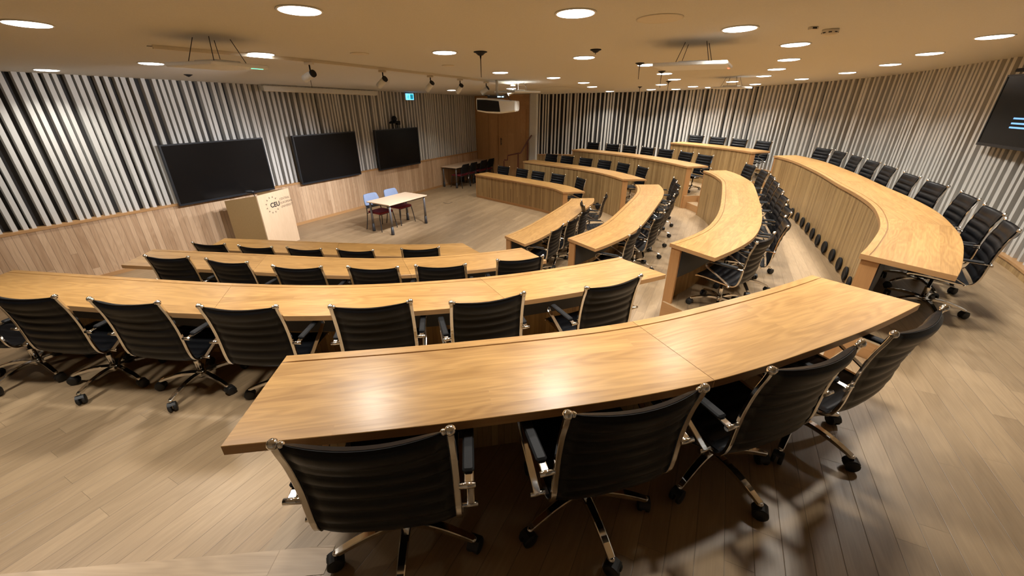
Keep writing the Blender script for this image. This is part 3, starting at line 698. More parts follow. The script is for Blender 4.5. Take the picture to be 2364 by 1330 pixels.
CHAIRS = {
 (4, 'L'): [(-0.5, 1.0, 6), (0.48, 1.18, 15), (1.36, 1.47, 21), (2.11, 1.79, 28)],
 (3, 'L'): [(-4.64, 2.85, -7), (-3.78, 2.75, -4), (-2.91, 2.66, -6), (-2.0, 2.57, -1), (-1.04, 2.61, 9), (-0.18, 2.71, 17), (0.85, 3.01, 26)],
 (2, 'L'): [(-4.14, 4.48, -5), (-3.33, 4.34, -11), (-2.42, 4.16, -3), (-1.56, 4.14, -1), (-0.81, 4.2, 4), (0.1, 4.43, 15)],
 (1, 'L'): [(-4.75, 5.94, -7), (-3.94, 5.8, -7), (-3.15, 5.71, -8), (-2.35, 5.64, -5), (-1.39, 5.72, 8)],
 (1, 'M'): [(0.72, 6.85, 60), (1.11, 7.37, 57), (1.39, 8.08, 60), (1.97, 8.77, -95), (2.18, 9.37, 70)],
 (2, 'M'): [(1.71, 5.47, 55), (2.32, 6.34, 57), (2.62, 6.95, 62), (2.89, 7.5, 60), (3.24, 8.21, 62), (3.6, 8.95, 76), (3.83, 9.6, 80)],
 (3, 'M'): [(2.7, 4.19, 42), (3.31, 4.81, 62), (3.74, 5.45, 64), (4.17, 6.16, 66), (4.43, 6.79, 68), (4.73, 7.41, 68), (5.01, 8.03, 68), (5.28, 8.74, 72), (5.55, 9.56, 84)],
 (4, 'M'): [(4.45, 3.52, 52), (4.94, 4.04, 56), (5.39, 4.74, 62), (5.77, 5.5, 68), (6.07, 6.21, 70), (6.45, 7.02, 70), (6.74, 7.7, 69), (7.01, 8.44, 72), (7.29, 9.26, 78), (7.45, 9.97, 88)],
 (4, 'F'): [(7.13, 11.91, 104), (6.8, 12.62, 114), (6.48, 13.3, 120), (6.09, 13.99, 124)],
 (3, 'F'): [(5.27, 11.32, 112), (5.03, 12.03, 112), (4.75, 12.86, 124), (4.37, 13.44, 120), (3.92, 13.95, 128), (3.54, 14.63, 133), (2.93, 15.17, 136)],
 (2, 'F'): [(3.69, 11.58, 106), (3.32, 12.26, 118), (2.9, 12.92, 130), (2.4, 13.45, 134), (1.87, 13.98, 136), (1.39, 14.5, 136)],
 (1, 'F'): [(1.97, 11.58, 112), (1.41, 12.36, 132), (0.84, 12.95, 136), (0.35, 13.5, 134), (-0.27, 14.13, 136)],
}
nth = ['first', 'second', 'third', 'fourth', 'fifth', 'sixth', 'seventh', 'eighth', 'ninth', 'tenth']
WHERE = {(4, 'L'): ('foreground desk', 'from the left'), (3, 'L'): ('left desk just below the foreground', 'from the left'),
 (2, 'L'): ('third left desk from the camera', 'from the left'), (1, 'L'): ('left desk nearest the lectern', 'from the left'),
 (1, 'M'): ('lowest middle desk', 'from its near end'), (2, 'M'): ('second-lowest middle desk', 'from its near end'),
 (3, 'M'): ('S-curved middle desk', 'from its near end'), (4, 'M'): ('tall right-hand desk', 'from its near end'),
 (4, 'F'): ('topmost far desk', 'from its right end'), (3, 'F'): ('second-highest far desk', 'from its right end'),
 (2, 'F'): ('third-highest far desk', 'from its right end'), (1, 'F'): ('lowest far desk', 'from its right end')}
CS = 0.985
CK = {1: 0.960, 2: 0.952, 3: 0.940, 4: 0.925}
proto = make_chair(); proto.scale = (CS, CS, CS); reg(proto); first = True; ALLB = []
rc = random.Random(5)
for key, lst in CHAIRS.items():
    r, b = key; z = TZ[r]; P = ROW[r]; NN = normals(P)
    QS = []
    for k, (x, y, yaw) in enumerate(lst):
        q = Vector((x, y)) * (CK[r] if b == 'L' else (0.985 if b == 'M' else 1.0))
        if b == 'M':
            i = nearest(P, q); dd = (q - P[i]).dot(NN[i]); q = P[i] + NN[i] * min(max(dd, 0.84), 0.98)
        if b == 'F':
            best = min((abs((q * t_ - P[nearest(P, q * t_)]).dot(NN[nearest(P, q * t_)]) - 0.93), t_) for t_ in [0.85 + 0.004 * m_ for m_ in range(90)]); q = q * best[1]
        QS.append(q)
    if b != 'L':
        for _ in range(30):
            for k in range(len(QS) - 1):
                d_ = QS[k + 1] - QS[k]; g_ = 0.69 - d_.length
                if g_ > 0: d_ = d_.normalized() * (g_ / 2); QS[k] = QS[k] - d_; QS[k + 1] = QS[k + 1] + d_
    for k, (x, y, yaw) in enumerate(lst):
        q = QS[k]; a = math.radians(yaw); fwd = Vector((-math.sin(a), math.cos(a)))
        turned = key == (1, 'M') and k == 3
        sc = CS if b == 'L' else 0.945
        base = q + fwd * 0.332 * sc
        if turned: base = q + Vector((-0.10, -0.12)); a = math.radians(-95)
        what = 'black leather swivel chair'
        if key == (3, 'F') and k == 5: what = 'black leather swivel chair'; z_ = z + 0.0
        wh, frm = WHERE[key]; n_ = len(lst)
        pos = nth[k] + ' ' + frm
        lab = '%s at the %s, %s' % (what, wh, pos)
        if turned: lab = 'black leather swivel chair turned sideways behind the lowest middle desk'
        if key == (4, 'L') and k == 3: lab = 'rightmost black leather swivel chair behind the foreground desk, angled beside the aisle'
        ALLB.append((key, k, base.copy()))
        rot = a + (rc.uniform(-0.05, 0.05) if b != 'L' else 0)
        grp = 'swivel chairs at the curved desks'
        if first: o = proto; o.location = (base.x, base.y, z); o.rotation_euler = (0, 0, rot); o.scale = (sc, sc, sc); o['label'] = lab; o['group'] = grp; first = False
        else: o = dup(proto, (base.x, base.y, z), rot, lab, grp); o.scale = (sc, sc, sc)

if os.environ.get('DBG'):
    for i_, (k1_, n1_, p1_) in enumerate(ALLB):
        for (k2_, n2_, p2_) in ALLB[i_ + 1:]:
            if (p1_ - p2_).length < 0.68 and k1_[0] == k2_[0]: print('CLOSE', k1_, n1_, n2_, round((p1_ - p2_).length, 2))
# ------------------------------------------------------------------ ceiling downlights
LAMPS = [(0.45, 3.38), (-0.77, 5.26), (-0.2, 7.75), (0.92, 5.85), (0.83, 8.97), (1.68, 10.49), (2.18, 12.13), (-1.42, 3.2), (-2.85, 5.22), (-4.71, 5.95), (-3.6, 3.51), (-6.76, 6.58), (1.95, 4.03), (3.03, 4.96), (3.83, 6.33), (4.49, 7.69), (5.1, 9.12), (6.41, 11.78), (4.75, 4.6), (5.31, 5.85), (5.94, 7.15), (6.36, 8.57), (6.5, 10.08), (2.01, 6.79), (2.81, 8.32), (3.53, 9.76), (3.84, 11.5), (4.35, 13.9), (5.1, 13.85), (5.08, 12.52), (5.8, 13.05), (5.25, 10.68), (1.95, 14.9), (3.25, 14.75), (0.08, 10.17), (-0.02, 12.53), (-1.77, 13.07), (3.91, 3.36), (0.5, 2.15), (2.5, 2.6), (-1.9, 1.9), (-4.3, 2.1)]
TILT = (math.atan(-0.0249), -math.atan(0.0099), 0)
def make_lamp():
    t_ = empty('ceiling_downlight', (0, 0, 0), 0, 'x', 'ceiling light')
    f = MB(); f.lathe([(0.130, -0.001), (0.146, -0.001), (0.148, -0.005), (0.138, -0.008), (0.130, -0.006)], 28); f.build('lamp_ring', M['lampw'], t_)
    f = MB(); f.lathe([(0.129, -0.002), (0.129, -0.010), (0.10, -0.015), (0.002, -0.016)], 28); f.build('diffuser', M['glow'], t_)
    l = bpy.data.lights.new('lamp_light', 'AREA'); l.shape = 'DISK'; l.size = 0.25; l.energy = LAMP_W; l.color = (1.0, 0.96, 0.885)
    try: l.spread = math.radians(126)
    except Exception: pass
    lo = bpy.data.objects.new('lamp_light', l); COL.objects.link(lo); lo.parent = t_; lo.location = (0, 0, -0.022)
    return t_
def lamp_place(x, y):
    if y < 2: return 'behind the foreground desk'
    return ''
lp = make_lamp(); reg(lp)
def lamp_label(i, x, y):
    return 'round white ceiling downlight %s' % LL[i]
LL = ['above the foreground desk, large, right of centre at the top edge', 'left of the black hanging microphone, over the stage side', 'just above the ceiling projector', 'mid ceiling, beside a small dark microphone plate', 'right of the projector, first of the small ones', 'right of the projector, second of the small ones', 'right of the projector, third of the small ones',
 'large, near the top edge left of centre', 'left, by the start of the lighting track', 'left of the flat white ceiling panel', 'largest, cut by the left edge of the photo', 'far left, right above the slats', 'between the round ceiling grille and the smoke detector', 'just below the smoke detector', 'second below the smoke detector', 'third below the smoke detector', 'fourth below the smoke detector', 'sixth below the smoke detector',
 'nearest along the right wall, close to the wall screen', 'second along the right wall', 'third along the right wall', 'fourth along the right wall', 'fifth along the right wall, farthest', 'at the left corner of the white panel with the red light', 'below the white panel with the red light, upper of three', 'below the white panel with the red light, middle of three', 'below the white panel with the red light, lowest of three', 'tiny, near the far slats, left of a thin rod', 'tiny, at the top of the far slats', 'small, over the right part of the far block', 'tiny, touching the far thin white panel', 'small, above the far thin white panel', 'tiny, close to the far wall by the white bulkhead', 'tiny, over the slats left of the farthest microphone', 'small, right of the projector pole', 'tiny, beside the last spotlight', 'small, in front of the left slats beneath a spotlight',
 'at the right edge of the top tier', 'out of sight over the camera', 'out of sight over the camera, right', 'out of sight over the camera, left', 'out of sight, far left over the camera']
for i, (x, y) in enumerate(LAMPS):
    if i == 0: o = lp; o.location = (x, y, CZ(x, y)); o.rotation_euler = TILT; o['label'] = lamp_label(i, x, y); o['group'] = 'round ceiling downlights'
    else: o = dup(lp, (x, y, CZ(x, y)), 0, lamp_label(i, x, y), 'round ceiling downlights', TILT)

# track spotlights over the stage
SP = [(-2.54, 5.7, 'first spotlight of the track, leftmost, tilted to the wall'), (-1.94, 6.77, 'second spotlight of the track from the left'), (-1.41, 7.76, 'third spotlight of the track from the left'), (-0.99, 8.54, 'fourth spotlight of the track, beside a small bright lamp'), (-0.54, 9.35, 'fifth spotlight of the track, lens glowing'), (0.02, 10.4, 'last spotlight of the track, right of the projector pole')]
AIM = [(-6.6, 7.6, 1.7), (-5.4, 8.6, 0.6), (-4.6, 9.5, 0.0), (-3.6, 10.9, 0.0), (-4.4, 9.9, 0.3), (-5.2, 9.3, 0.5)]
for (x, y, lab), tg in zip(SP, AIM):
    z = CZ(x, y) - 0.036
    t_ = empty('track_spotlight', (x, y, z), 0, 'white cylindrical ' + lab, 'spotlight', 'spotlights on the stage lighting track')
    f = MB(); f.bbox(-0.055, 0.055, -0.022, 0.022, -0.03, -0.0005, 0.004); f.build('adapter', M['cream'], t_)
    f = MB(); f.tube([(0, 0, -0.03), (0, 0, -0.10)], 0.010, 8); f.build('stem', M['blackp'], t_)
    d = (Vector(tg) - Vector((x, y, z - 0.14))); d.normalize(); rq = d.to_track_quat('Z', 'Y').to_matrix().to_4x4(); mt = Matrix.Translation((0, 0, -0.14)) @ rq
    f = MB(); f.lathe([(0.044, -0.03), (0.046, 0.13), (0.041, 0.13), (0.041, 0.122)], 18, mtx=mt); h = f.build('lamp_housing', M['whitep'], t_)
    f = MB(); f.lathe([(0.042, -0.055), (0.0445, -0.031), (0.02, -0.0305)], 18, mtx=mt); f.build('heat_sink', M['blackp'], t_)
    f = MB(); f.lathe([(0.002, 0.1225), (0.0405, 0.1225), (0.0405, 0.126), (0.002, 0.127)], 18, mtx=mt); f.build('lens', M['glow2'], t_)
    l = bpy.data.lights.new('spot_beam', 'SPOT'); l.energy = SPOT_W; l.spot_size = math.radians(62); l.spot_blend = 0.6; l.shadow_soft_size = 0.035; l.color = (0.98, 0.97, 1.0)
    lo = bpy.data.objects.new('spot_beam', l); COL.objects.link(lo); lo.parent = t_
    lo.matrix_local = mt @ Matrix.Translation((0, 0, 0.14)) @ Matrix.Rotation(PI, 4, 'X')

# ------------------------------------------------------------------ wall screens
def frame_on(origin, ux, nrm):
    """local x along ux, y = out of the wall, z up"""
    return Matrix(((ux[0], nrm[0], 0, origin[0]), (ux[1], nrm[1], 0, origin[1]), (0, 0, 1, origin[2]), (0, 0, 0, 1)))
def wall_screen(origin, ux, nrm, wd, ht, lab, grp=None, texts=False):
    t_ = empty('wall_screen', origin, 0, lab, 'screen', grp); t_.matrix_world = frame_on(origin, ux, nrm)
    f = MB(); f.bbox(-wd / 2, wd / 2, -0.01, 0.055, 0, ht, 0.006); f.build('casing', M['bezel'], t_)
    b_ = 0.024; f = MB()
    for (x0, x1, z0, z1) in ((-wd / 2, wd / 2, 0, b_ * 1.6), (-wd / 2, wd / 2, ht - b_, ht), (-wd / 2, -wd / 2 + b_, b_ * 1.6, ht - b_), (wd / 2 - b_, wd / 2, b_ * 1.6, ht - b_)):
        f.box(x0, x1, 0.0555, 0.066, z0, z1)
    f.build('bezel', M['bezel'], t_)
    f = MB(); f.box(-wd / 2 + b_, wd / 2 - b_, 0.0555, 0.060, b_ * 1.6, ht - b_); g = f.build('glass', M['screen'], t_)
    f = MB(); f.box(-0.25, 0.25, -0.09, -0.0105, ht * 0.3, ht * 0.7); f.build('wall_bracket', M['blackp'], t_)
    return t_
for (ua, ub, z0, z1, lab) in ((-2.40, -0.42, 1.02, 2.18, 'large black wall screen behind the lectern'), (0.31, 2.21, 1.0, 2.17, 'middle black wall screen of the three on the left wall'), (2.94, 4.80, 1.0, 2.155, 'farthest black wall screen, below the small camera')):
    c = st((ua + ub) / 2, 0.06); ux = -UST
    wall_screen((c.x, c.y, z0), (-UST.x, -UST.y), (NST.x, NST.y), ub - ua, z1 - z0, lab, 'black screens on the left wall')
# right wall screen
c0 = Vector((6.90, 6.12)); c1 = Vector((6.36, 4.72)); ux = (c1 - c0).normalized(); nr = Vector((ux.y, -ux.x)); nr = nr if nr.dot(Vector((-1, 0))) > 0 else -nr
cm = c0 + ux * 0.92 + nr * 0.06
# local x must satisfy x cross y = z
s_ = ux.x * nr.y - ux.y * nr.x; ux_ = ux if s_ > 0 else -ux; sg_ = 1 if s_ > 0 else -1
rs = wall_screen((cm.x, cm.y, 2.35), ux_, nr, 1.84, 0.90, 'dark screen hung high on the right slatted wall, cut by the edge')
f = MB()
f.box(*sorted((sg_ * -0.86, sg_ * -0.80)), 0.0605, 0.062, 0.88, 0.895); f.build('screen_text', M['ledbd'], rs)
for zz in (0.36, 0.30, 0.25):
    f = MB(); x0 = sg_ * -0.42; x1 = x0 + sg_ * 0.28; f.box(*sorted((x0, x1)), 0.0605, 0.062, zz, zz + 0.02); f.build('screen_text', M['ledbd'], rs)
# camera above the far left screen, dome camera above the right screen
def ptz(origin, ux, nrm, sc, lab):
    t_ = empty('wall_camera', origin, 0, lab, 'camera'); t_.matrix_world = frame_on(origin, ux, nrm)
    f = MB(); f.bbox(-0.09 * sc, 0.09 * sc, -0.02, 0.16 * sc, 0.0, 0.035 * sc, 0.006); f.build('base', M['blackp'], t_)
    f = MB(); f.bbox(-0.21 * sc, -0.10 * sc, 0.0, 0.08 * sc, -0.06 * sc, 0.04 * sc, 0.006); f.build('power_box', M['blackp'], t_)
    f = MB(); f.lathe([(0.045 * sc, 0.035 * sc), (0.06 * sc, 0.06 * sc), (0.065 * sc, 0.10 * sc), (0.055 * sc, 0.145 * sc), (0.03 * sc, 0.165 * sc), (0.004, 0.17 * sc)], 16, (0, 0.07 * sc, 0)); f.build('camera_head', M['blackp'], t_)
    f = MB(); f.lathe([(0.028 * sc, 0.0), (0.030 * sc, 0.02 * sc), (0.004, 0.022 * sc)], 14, (0, 0.12 * sc, 0.10 * sc), 'y'); f.build('lens', M['blackgl'], t_)
    f = MB(); f.box(-0.15 * sc, 0.05 * sc, -0.10, -0.021, -0.03, 0.02); f.box(-0.155 * sc, -0.145 * sc, 0.0, 0.03, -0.17, -0.06 * sc); f.box(0.015, 0.03, 0.0, 0.03, -0.17, 0.0); f.build('bracket', M['blackp'], t_)
c = st(3.78, 0.05); ptz((c.x, c.y, 2.33), (-UST.x, -UST.y), (NST.x, NST.y), 1.15, 'small black camera on brackets above the farthest left wall screen')
cm2 = c0 + ux * 0.42 + nr * 0.05; ptz((cm2.x, cm2.y, 3.27), ux_, nr, 1.15, 'black dome camera above the right wall screen, at the photo edge')
# projection screen case and exit sign
t_ = empty('screen_case', (st(1.48, 0.16).x, st(1.48, 0.16).y, CZ(*st(1.48, 0.16)) - 0.13), math.atan2(UST.y, UST.x), 'long white projection screen case at the top of the left wall', 'screen case')
f = MB(); mt = Matrix.Rotation(math.atan(-0.0249 * UST.y + 0.0099 * UST.x), 4, 'Y').inverted()
f.bbox(-1.66, 1.66, -0.06, 0.06, 0.0, 0.105, 0.01, mt); f.build('case', M['white'], t_)
f = MB(); f.box(-1.64, 1.64, -0.035, 0.02, -0.012, -0.0005, mt); f.build('bottom_bar', M['cream'], t_)
c = st(4.62, 0.06); t_ = empty('exit_sign', (c.x, c.y, 2.96), 0, 'small glowing blue exit sign high on the left slats', 'exit sign'); t_.matrix_world = frame_on((c.x, c.y, 2.96), (-UST.x, -UST.y), (NST.x, NST.y))
f = MB(); f.bbox(-0.19, 0.19, -0.03, 0.02, 0, 0.20, 0.006); f.build('housing', M['whitep'], t_)
f = MB(); f.box(-0.18, 0.18, 0.0205, 0.024, 0.01, 0.19); f.build('lit_face', M['exitb'], t_)
f = MB(); f.box(-0.155, -0.02, 0.0245, 0.026, 0.03, 0.17); f.box(0.04, 0.06, 0.0245, 0.026, 0.03, 0.17); f.build('door_symbol', M['exitd'], t_)
f = MB()
f.box(-0.115, -0.065, 0.0265, 0.0275, 0.085, 0.105); f.quad([(-0.045, 0.0275, 0.095), (-0.07, 0.0275, 0.065), (-0.07, 0.0275, 0.125)]); f.build('arrow_symbol', M['paper'], t_)
f = MB(); f.lathe([(0.002, 0), (0.012, 0), (0.012, 0.001), (0.002, 0.001)], 10, (0.095, 0.0245, 0.145), 'y'); f.tube([(0.09, 0.026, 0.13), (0.10, 0.026, 0.085), (0.125, 0.026, 0.055)], 0.006, 6); f.tube([(0.10, 0.026, 0.085), (0.075, 0.026, 0.05)], 0.006, 6); f.tube([(0.07, 0.026, 0.105), (0.092, 0.026, 0.118), (0.12, 0.026, 0.10)], 0.005, 6); f.build('runner_symbol', M['exitd'], t_)

# ------------------------------------------------------------------ hanging devices
def panel(cx, cy, rz, z, lab, led, sz=0.62, mat_=None):
    t_ = empty('ceiling_panel', (cx, cy, z), rz, lab, 'ceiling panel', 'flat white panels hung under the ceiling')
    f = MB(); f.bbox(-sz / 2, sz / 2, -sz / 2, sz / 2, 0, 0.035, 0.008); f.build('panel_body', M['whitep'], t_)
    f = MB(); f.bbox(-0.14, 0.14, -0.12, 0.12, 0.0355, 0.06, 0.006); f.build('connector_box', M['white'], t_)
    H = CZ(cx, cy) - z - 0.004
    f = MB()
    for sx, sy in ((-1, -1), (1, -1), (1, 1), (-1, 1)): f.tube([(sx * 0.16, sy * 0.16, 0.035), (sx * 0.10, sy * 0.10, H)], 0.0035, 5)
    f.build('hanging_wires', M['darkm'], t_)
    if led: f = MB(); f.box(sz / 2 - 0.035, sz / 2 - 0.02, sz / 2 - 0.17, sz / 2 - 0.05, -0.003, -0.0005); f.build('status_light', led, t_)
    return t_
panel(-2.70, 4.19, math.radians(-19), 3.20, 'flat white square panel hanging at upper left, small green light', M['ledg'], 0.57)
panel(1.90, 4.76, math.radians(-30), 3.24, 'flat white square panel hanging at upper right, small red light', M['ledr'], 0.69)
panel(0.12, 9.95, math.radians(38), 3.10, 'flat white panel hanging just right of the projector', None, 0.75)
panel(4.60, 9.35, math.radians(-46), 3.165, 'flat white panel hanging far right, above the topmost desks', None, 0.62)
# small round cap on the cream corner brackets of track end
def mic(x, y, rod, lab, sc=1.0):
    z = CZ(x, y); t_ = empty('hanging_microphone', (x, y, z), 0, lab, 'microphone', 'black hanging ceiling microphones'); t_.rotation_euler = TILT
    f = MB(); f.lathe([(0.006, -0.034 * sc), (0.022 * sc, -0.030 * sc), (0.045 * sc, -0.014), (0.062 * sc, -0.007), (0.062 * sc, -0.001)], 20); f.build('ceiling_plate', M['blackp'], t_)
    f = MB(); f.tube([(0, 0, -0.030 * sc), (0, 0, -rod * 0.3), (0.0, 0, -rod)], [0.010 * sc, 0.005, 0.0035], 8); f.build('microphone_rod', M['blackp'], t_)
mic(-0.36, 5.25, 0.26, 'black microphone rod hanging under a round ceiling plate, left of the projector', 1.25)
mic(1.84, 6.56, 0.21, 'thin black microphone rod beside the white panel with the red light')
mic(2.60, 7.85, 0.26, 'thin black microphone rod among the three clustered downlights, upper')
mic(3.60, 10.3, 0.26, 'thin black microphone rod among the clustered downlights, lower')
mic(3.55, 12.37, 0.24, 'thin black microphone rod in front of the far slats')
mic(0.94, 5.18, 0.05, 'small dark ceiling microphone stub near the centre')
mic(-3.52, 7.84, 0.20, 'small black microphone hanging below the first spotlight')
mic(-5.40, 7.52, 0.04, 'tiny dark ceiling stub right of the left panel')
# round grilles, smoke detector
def disc(x, y, r_, lab, cat, m, name, prof=None):
    o_ = empty(name, (x, y, CZ(x, y)), 0, lab, cat); o_.rotation_euler = TILT
    return o_
g = disc(1.12, 3.60, 0.17, 'round speaker grille with a pale rim on the near ceiling', 'speaker', None, 'ceiling_speaker')
f = MB(); f.lathe([(0.150, -0.0005), (0.172, -0.0005), (0.172, -0.004), (0.160, -0.007), (0.150, -0.004)], 32); f.build('rim', M['cream'], g)
f = MB(); f.lathe([(0.002, -0.0005), (0.149, -0.0005), (0.149, -0.003), (0.002, -0.003)], 32); f.build('grille', M['ceil'], g)
g = disc(-1.75, 5.28, 0.1, 'small round speaker grille between the left downlight and the hanging microphone', 'speaker', None, 'ceiling_speaker')
f = MB(); f.lathe([(0.002, -0.0005), (0.105, -0.0005), (0.105, -0.005), (0.09, -0.010), (0.002, -0.009)], 28); f.build('grille', M['cream'], g)
g = disc(-0.93, 6.61, 0.1, 'tiny round ceiling disc below the centre-left downlight', 'speaker', None, 'ceiling_speaker')
f = MB(); f.lathe([(0.002, -0.0005), (0.09, -0.0005), (0.09, -0.005), (0.08, -0.009), (0.002, -0.008)], 28); f.build('grille', M['cream'], g)
g = disc(2.80, 4.13, 0.06, 'white smoke detector with dark slots on the right ceiling', 'smoke detector', None, 'smoke_detector')
f = MB(); f.lathe([(0.062, -0.0005), (0.064, -0.012), (0.058, -0.032), (0.045, -0.046), (0.002, -0.050)], 24); f.build('detector_body', M['cream'], g)
f = MB()
for k in range(8):
    a = 2 * PI * k / 8 + 0.2; f.box(-0.012, 0.012, -0.002, 0.002, -0.030, -0.023, Matrix.Rotation(a, 4, 'Z') @ Matrix.Translation((0, -0.0605, 0)))
f.build('slots', M['blackp'], g)
g = disc(2.56, 4.00, 0.04, 'small cream wall-box fitting beside the smoke detector', 'ceiling fitting', None, 'ceiling_fitting')
f = MB(); f.bbox(-0.035, 0.035, -0.02, 0.02, -0.022, -0.0005, 0.004); f.build('fitting_body', M['cream'], g); f = MB(); f.box(-0.018, 0.018, -0.0215, -0.0203, -0.018, -0.006); f.build('sensor_window', M['blackp'], g)

# projector
t_ = empty('ceiling_projector', (-0.30, 9.42, 2.70), math.radians(-10), 'white ceiling projector with a black front, hanging on a pole', 'projector')
f = MB()
outl = [(-0.43, -0.06, 0.30), (-0.40, 0.0, 0.34), (0.05, -0.02, 0.31), (0.16, 0.0, 0.27), (0.42, 0.02, 0.26)]
# body: loft of rounded sections across x
secs = []
for x, zlo, zhi, yf in ((-0.43, 0.06, 0.275, -0.20), (-0.41, 0.035, 0.285, -0.24), (-0.20, 0.0, 0.285, -0.265), (0.06, -0.01, 0.262, -0.265), (0.14, -0.005, 0.25, -0.25), (0.40, 0.025, 0.235, -0.22), (0.42, 0.045, 0.225, -0.20)):
    secs.append([(x, yf, zlo + 0.03), (x, yf, zhi - 0.02), (x, yf + 0.03, zhi), (x, 0.24, zhi), (x, 0.28, zhi - 0.03), (x, 0.28, zlo + 0.04), (x, 0.22, zlo), (x, yf + 0.05, zlo)])
f.ring_sweep(secs, True, False); f.build('projector_body', M['whitep'], t_)
f = MB(); f.quad([(-0.395, -0.262, 0.06), (-0.20, -0.272, 0.035), (0.09, -0.272, 0.028), (0.06, -0.272, 0.225), (-0.20, -0.272, 0.252), (-0.395, -0.262, 0.255)]); 
f2 = MB(); q = [(-0.395, 0.06), (-0.20, 0.035), (0.10, 0.026), (0.07, 0.228), (-0.20, 0.252), (-0.395, 0.255)]
ra = [(x, -0.274, z) for x, z in q]; rb = [(x, -0.262, z) for x, z in q]; f2.ring_sweep([rb, ra], True, False); f2.build('lens_cover', M['blackgl'], t_)
f = MB(); f.tube([(-0.02, 0, 0.33), (-0.02, 0, CZ(-0.3, 9.42) - 2.70 - 0.002)], 0.028, 12); f.build('mounting_pole', M['white'], t_)
f = MB(); f.bbox(-0.20, 0.16, -0.14, 0.14, 0.29, 0.335, 0.006); f.box(-0.26, -0.20, -0.1, 0.1, 0.33, 0.345); f.tube([(0.10, -0.1, 0.32), (0.2, -0.12, 0.36), (0.27, -0.1, 0.26), (0.30, -0.05, 0.24)], 0.008, 6); f.build('mount_plate', M['darkm'], t_)
f = MB()
for x in (0.02, 0.045, 0.07, 0.11, 0.135): f.box(x, x + 0.016, -0.1435, -0.1405, 0.302, 0.322)
f.build('indicator_lights', M['ledb'], t_)

# ------------------------------------------------------------------ lectern
ang = math.radians(76); fx = Vector((math.cos(ang), math.sin(ang))); bx_ = Vector((-fx.y, fx.x))   # bx_ = towards the wall
FL = Vector((-5.16, 8.07))
# local frame: x along the front (to the right in the photo), y towards the rear, z up
t_ = empty('lectern', (FL.x, FL.y, 0), ang, 'wooden lectern with a pale front bearing a printed university logo', 'lectern')
W_, Dp, H0, H1 = 0.86, 0.86, 1.19, 1.04
f = MB(); f.box(0, W_, 0, 0.025, 0, H0, None, 'z'); f.build('front_panel', M['lect'], t_)
for x in (0.0, W_ - 0.025):
    f = MB(); n_ = f.add([(x, 0.0255, 0), (x + 0.025, 0.0255, 0), (x + 0.025, Dp, 0), (x, Dp, 0), (x, 0.0255, H0 - 0.004), (x + 0.025, 0.0255, H0 - 0.004), (x + 0.025, Dp, H1), (x, Dp, H1)])
    for q in ((0, 3, 2, 1), (4, 5, 6, 7), (0, 1, 5, 4), (1, 2, 6, 5), (2, 3, 7, 6), (3, 0, 4, 7)): f.face([n_ + i for i in q], [(f.v[n_ + i][2], f.v[n_ + i][1]) for i in q])
    f.build('side_panel', M['mdf'], t_)
f = MB(); f.box(0.0255, W_ - 0.0255, 0.03, Dp - 0.02, 0.97, 0.995, None, 'x'); f.build('worktop', M['lect'], t_)
f = MB(); f.box(0.0255, W_ - 0.0255, 0.03, Dp - 0.02, 0.35, 0.37, None, 'x'); f.build('shelf', M['lect'], t_)
def text(s_, size, loc, name, m, parent, bold=0.0, sp=1.0):
    cu = bpy.data.curves.new(name, 'FONT'); cu.body = s_; cu.size = size; cu.extrude = 0.0006; cu.offset = bold; cu.space_character = sp
    o_ = bpy.data.objects.new(name, cu); COL.objects.link(o_); o_.rotation_euler = (PI / 2, 0, 0); o_.location = loc; cu.materials.append(m)
    bpy.context.view_layer.update()
    me = bpy.data.meshes.new_from_object(o_.evaluated_get(bpy.context.evaluated_depsgraph_get())); mo = bpy.data.objects.new(name, me); COL.objects.link(mo)
    mo.rotation_euler = o_.rotation_euler; mo.location = loc; mo.parent = parent; bpy.data.objects.remove(o_); return mo
text('CEU', 0.135, (0.275, -0.0012, 0.885), 'logo_letters', M['ink'], t_, 0.004)
for k, s_ in enumerate(('CENTRAL', 'EUROPEAN', 'UNIVERSITY')): text(s_, 0.066, (0.55, -0.0012, 0.985 - 0.082 * k), 'logo_words', M['inkb'], t_)
f = MB()
for k in range(12):
    a = 2 * PI * k / 12 + 0.26
    if -0.75 < math.atan2(math.sin(a), math.cos(a)) < 0.6 : continue
    x, z = 0.335 + 0.165 * math.cos(a), 0.935 + 0.165 * math.sin(a); mt = Matrix.Translation((x, -0.0012, z)) @ Matrix.Rotation(-a, 4, 'Y')
    f.box(-0.016, 0.016, -0.0006, 0.0006, -0.007, 0.007, mt); f.box(-0.016, -0.006, -0.0006, 0.0006, -0.015, 0.015, mt)
f.build('logo_star_ring', M['inkb'], t_)
mnt = empty('monitor_arm', (0, 0, 0), 0, 'small dark rounded gooseneck lamp head peeking over the lectern', 'lamp')
pp = t_.matrix_world
loc = FL + fx * 0.22 + bx_ * 0.30; mnt.location = (loc.x, loc.y, 0.9955)
mnt.name = 'lectern_lamp'
f = MB(); f.lathe([(0.05, 0.0), (0.05, 0.012), (0.012, 0.02)], 16); f.build('base', M['blackp'], mnt)
f = MB(); f.tube(cat2([(0, 0, 0.02), (0, 0.02, 0.12), (0.0, 0.0, 0.20), (-0.03, -0.05, 0.235)], 4), 0.007, 8); f.build('stem', M['blackp'], mnt)
f = MB(); f.lathe([(0.004, -0.09), (0.03, -0.075), (0.038, -0.03), (0.038, 0.04), (0.03, 0.085), (0.004, 0.095)], 14, (-0.03, -0.06, 0.235), 'x'); f.build('lamp_head', M['bezel'], mnt)

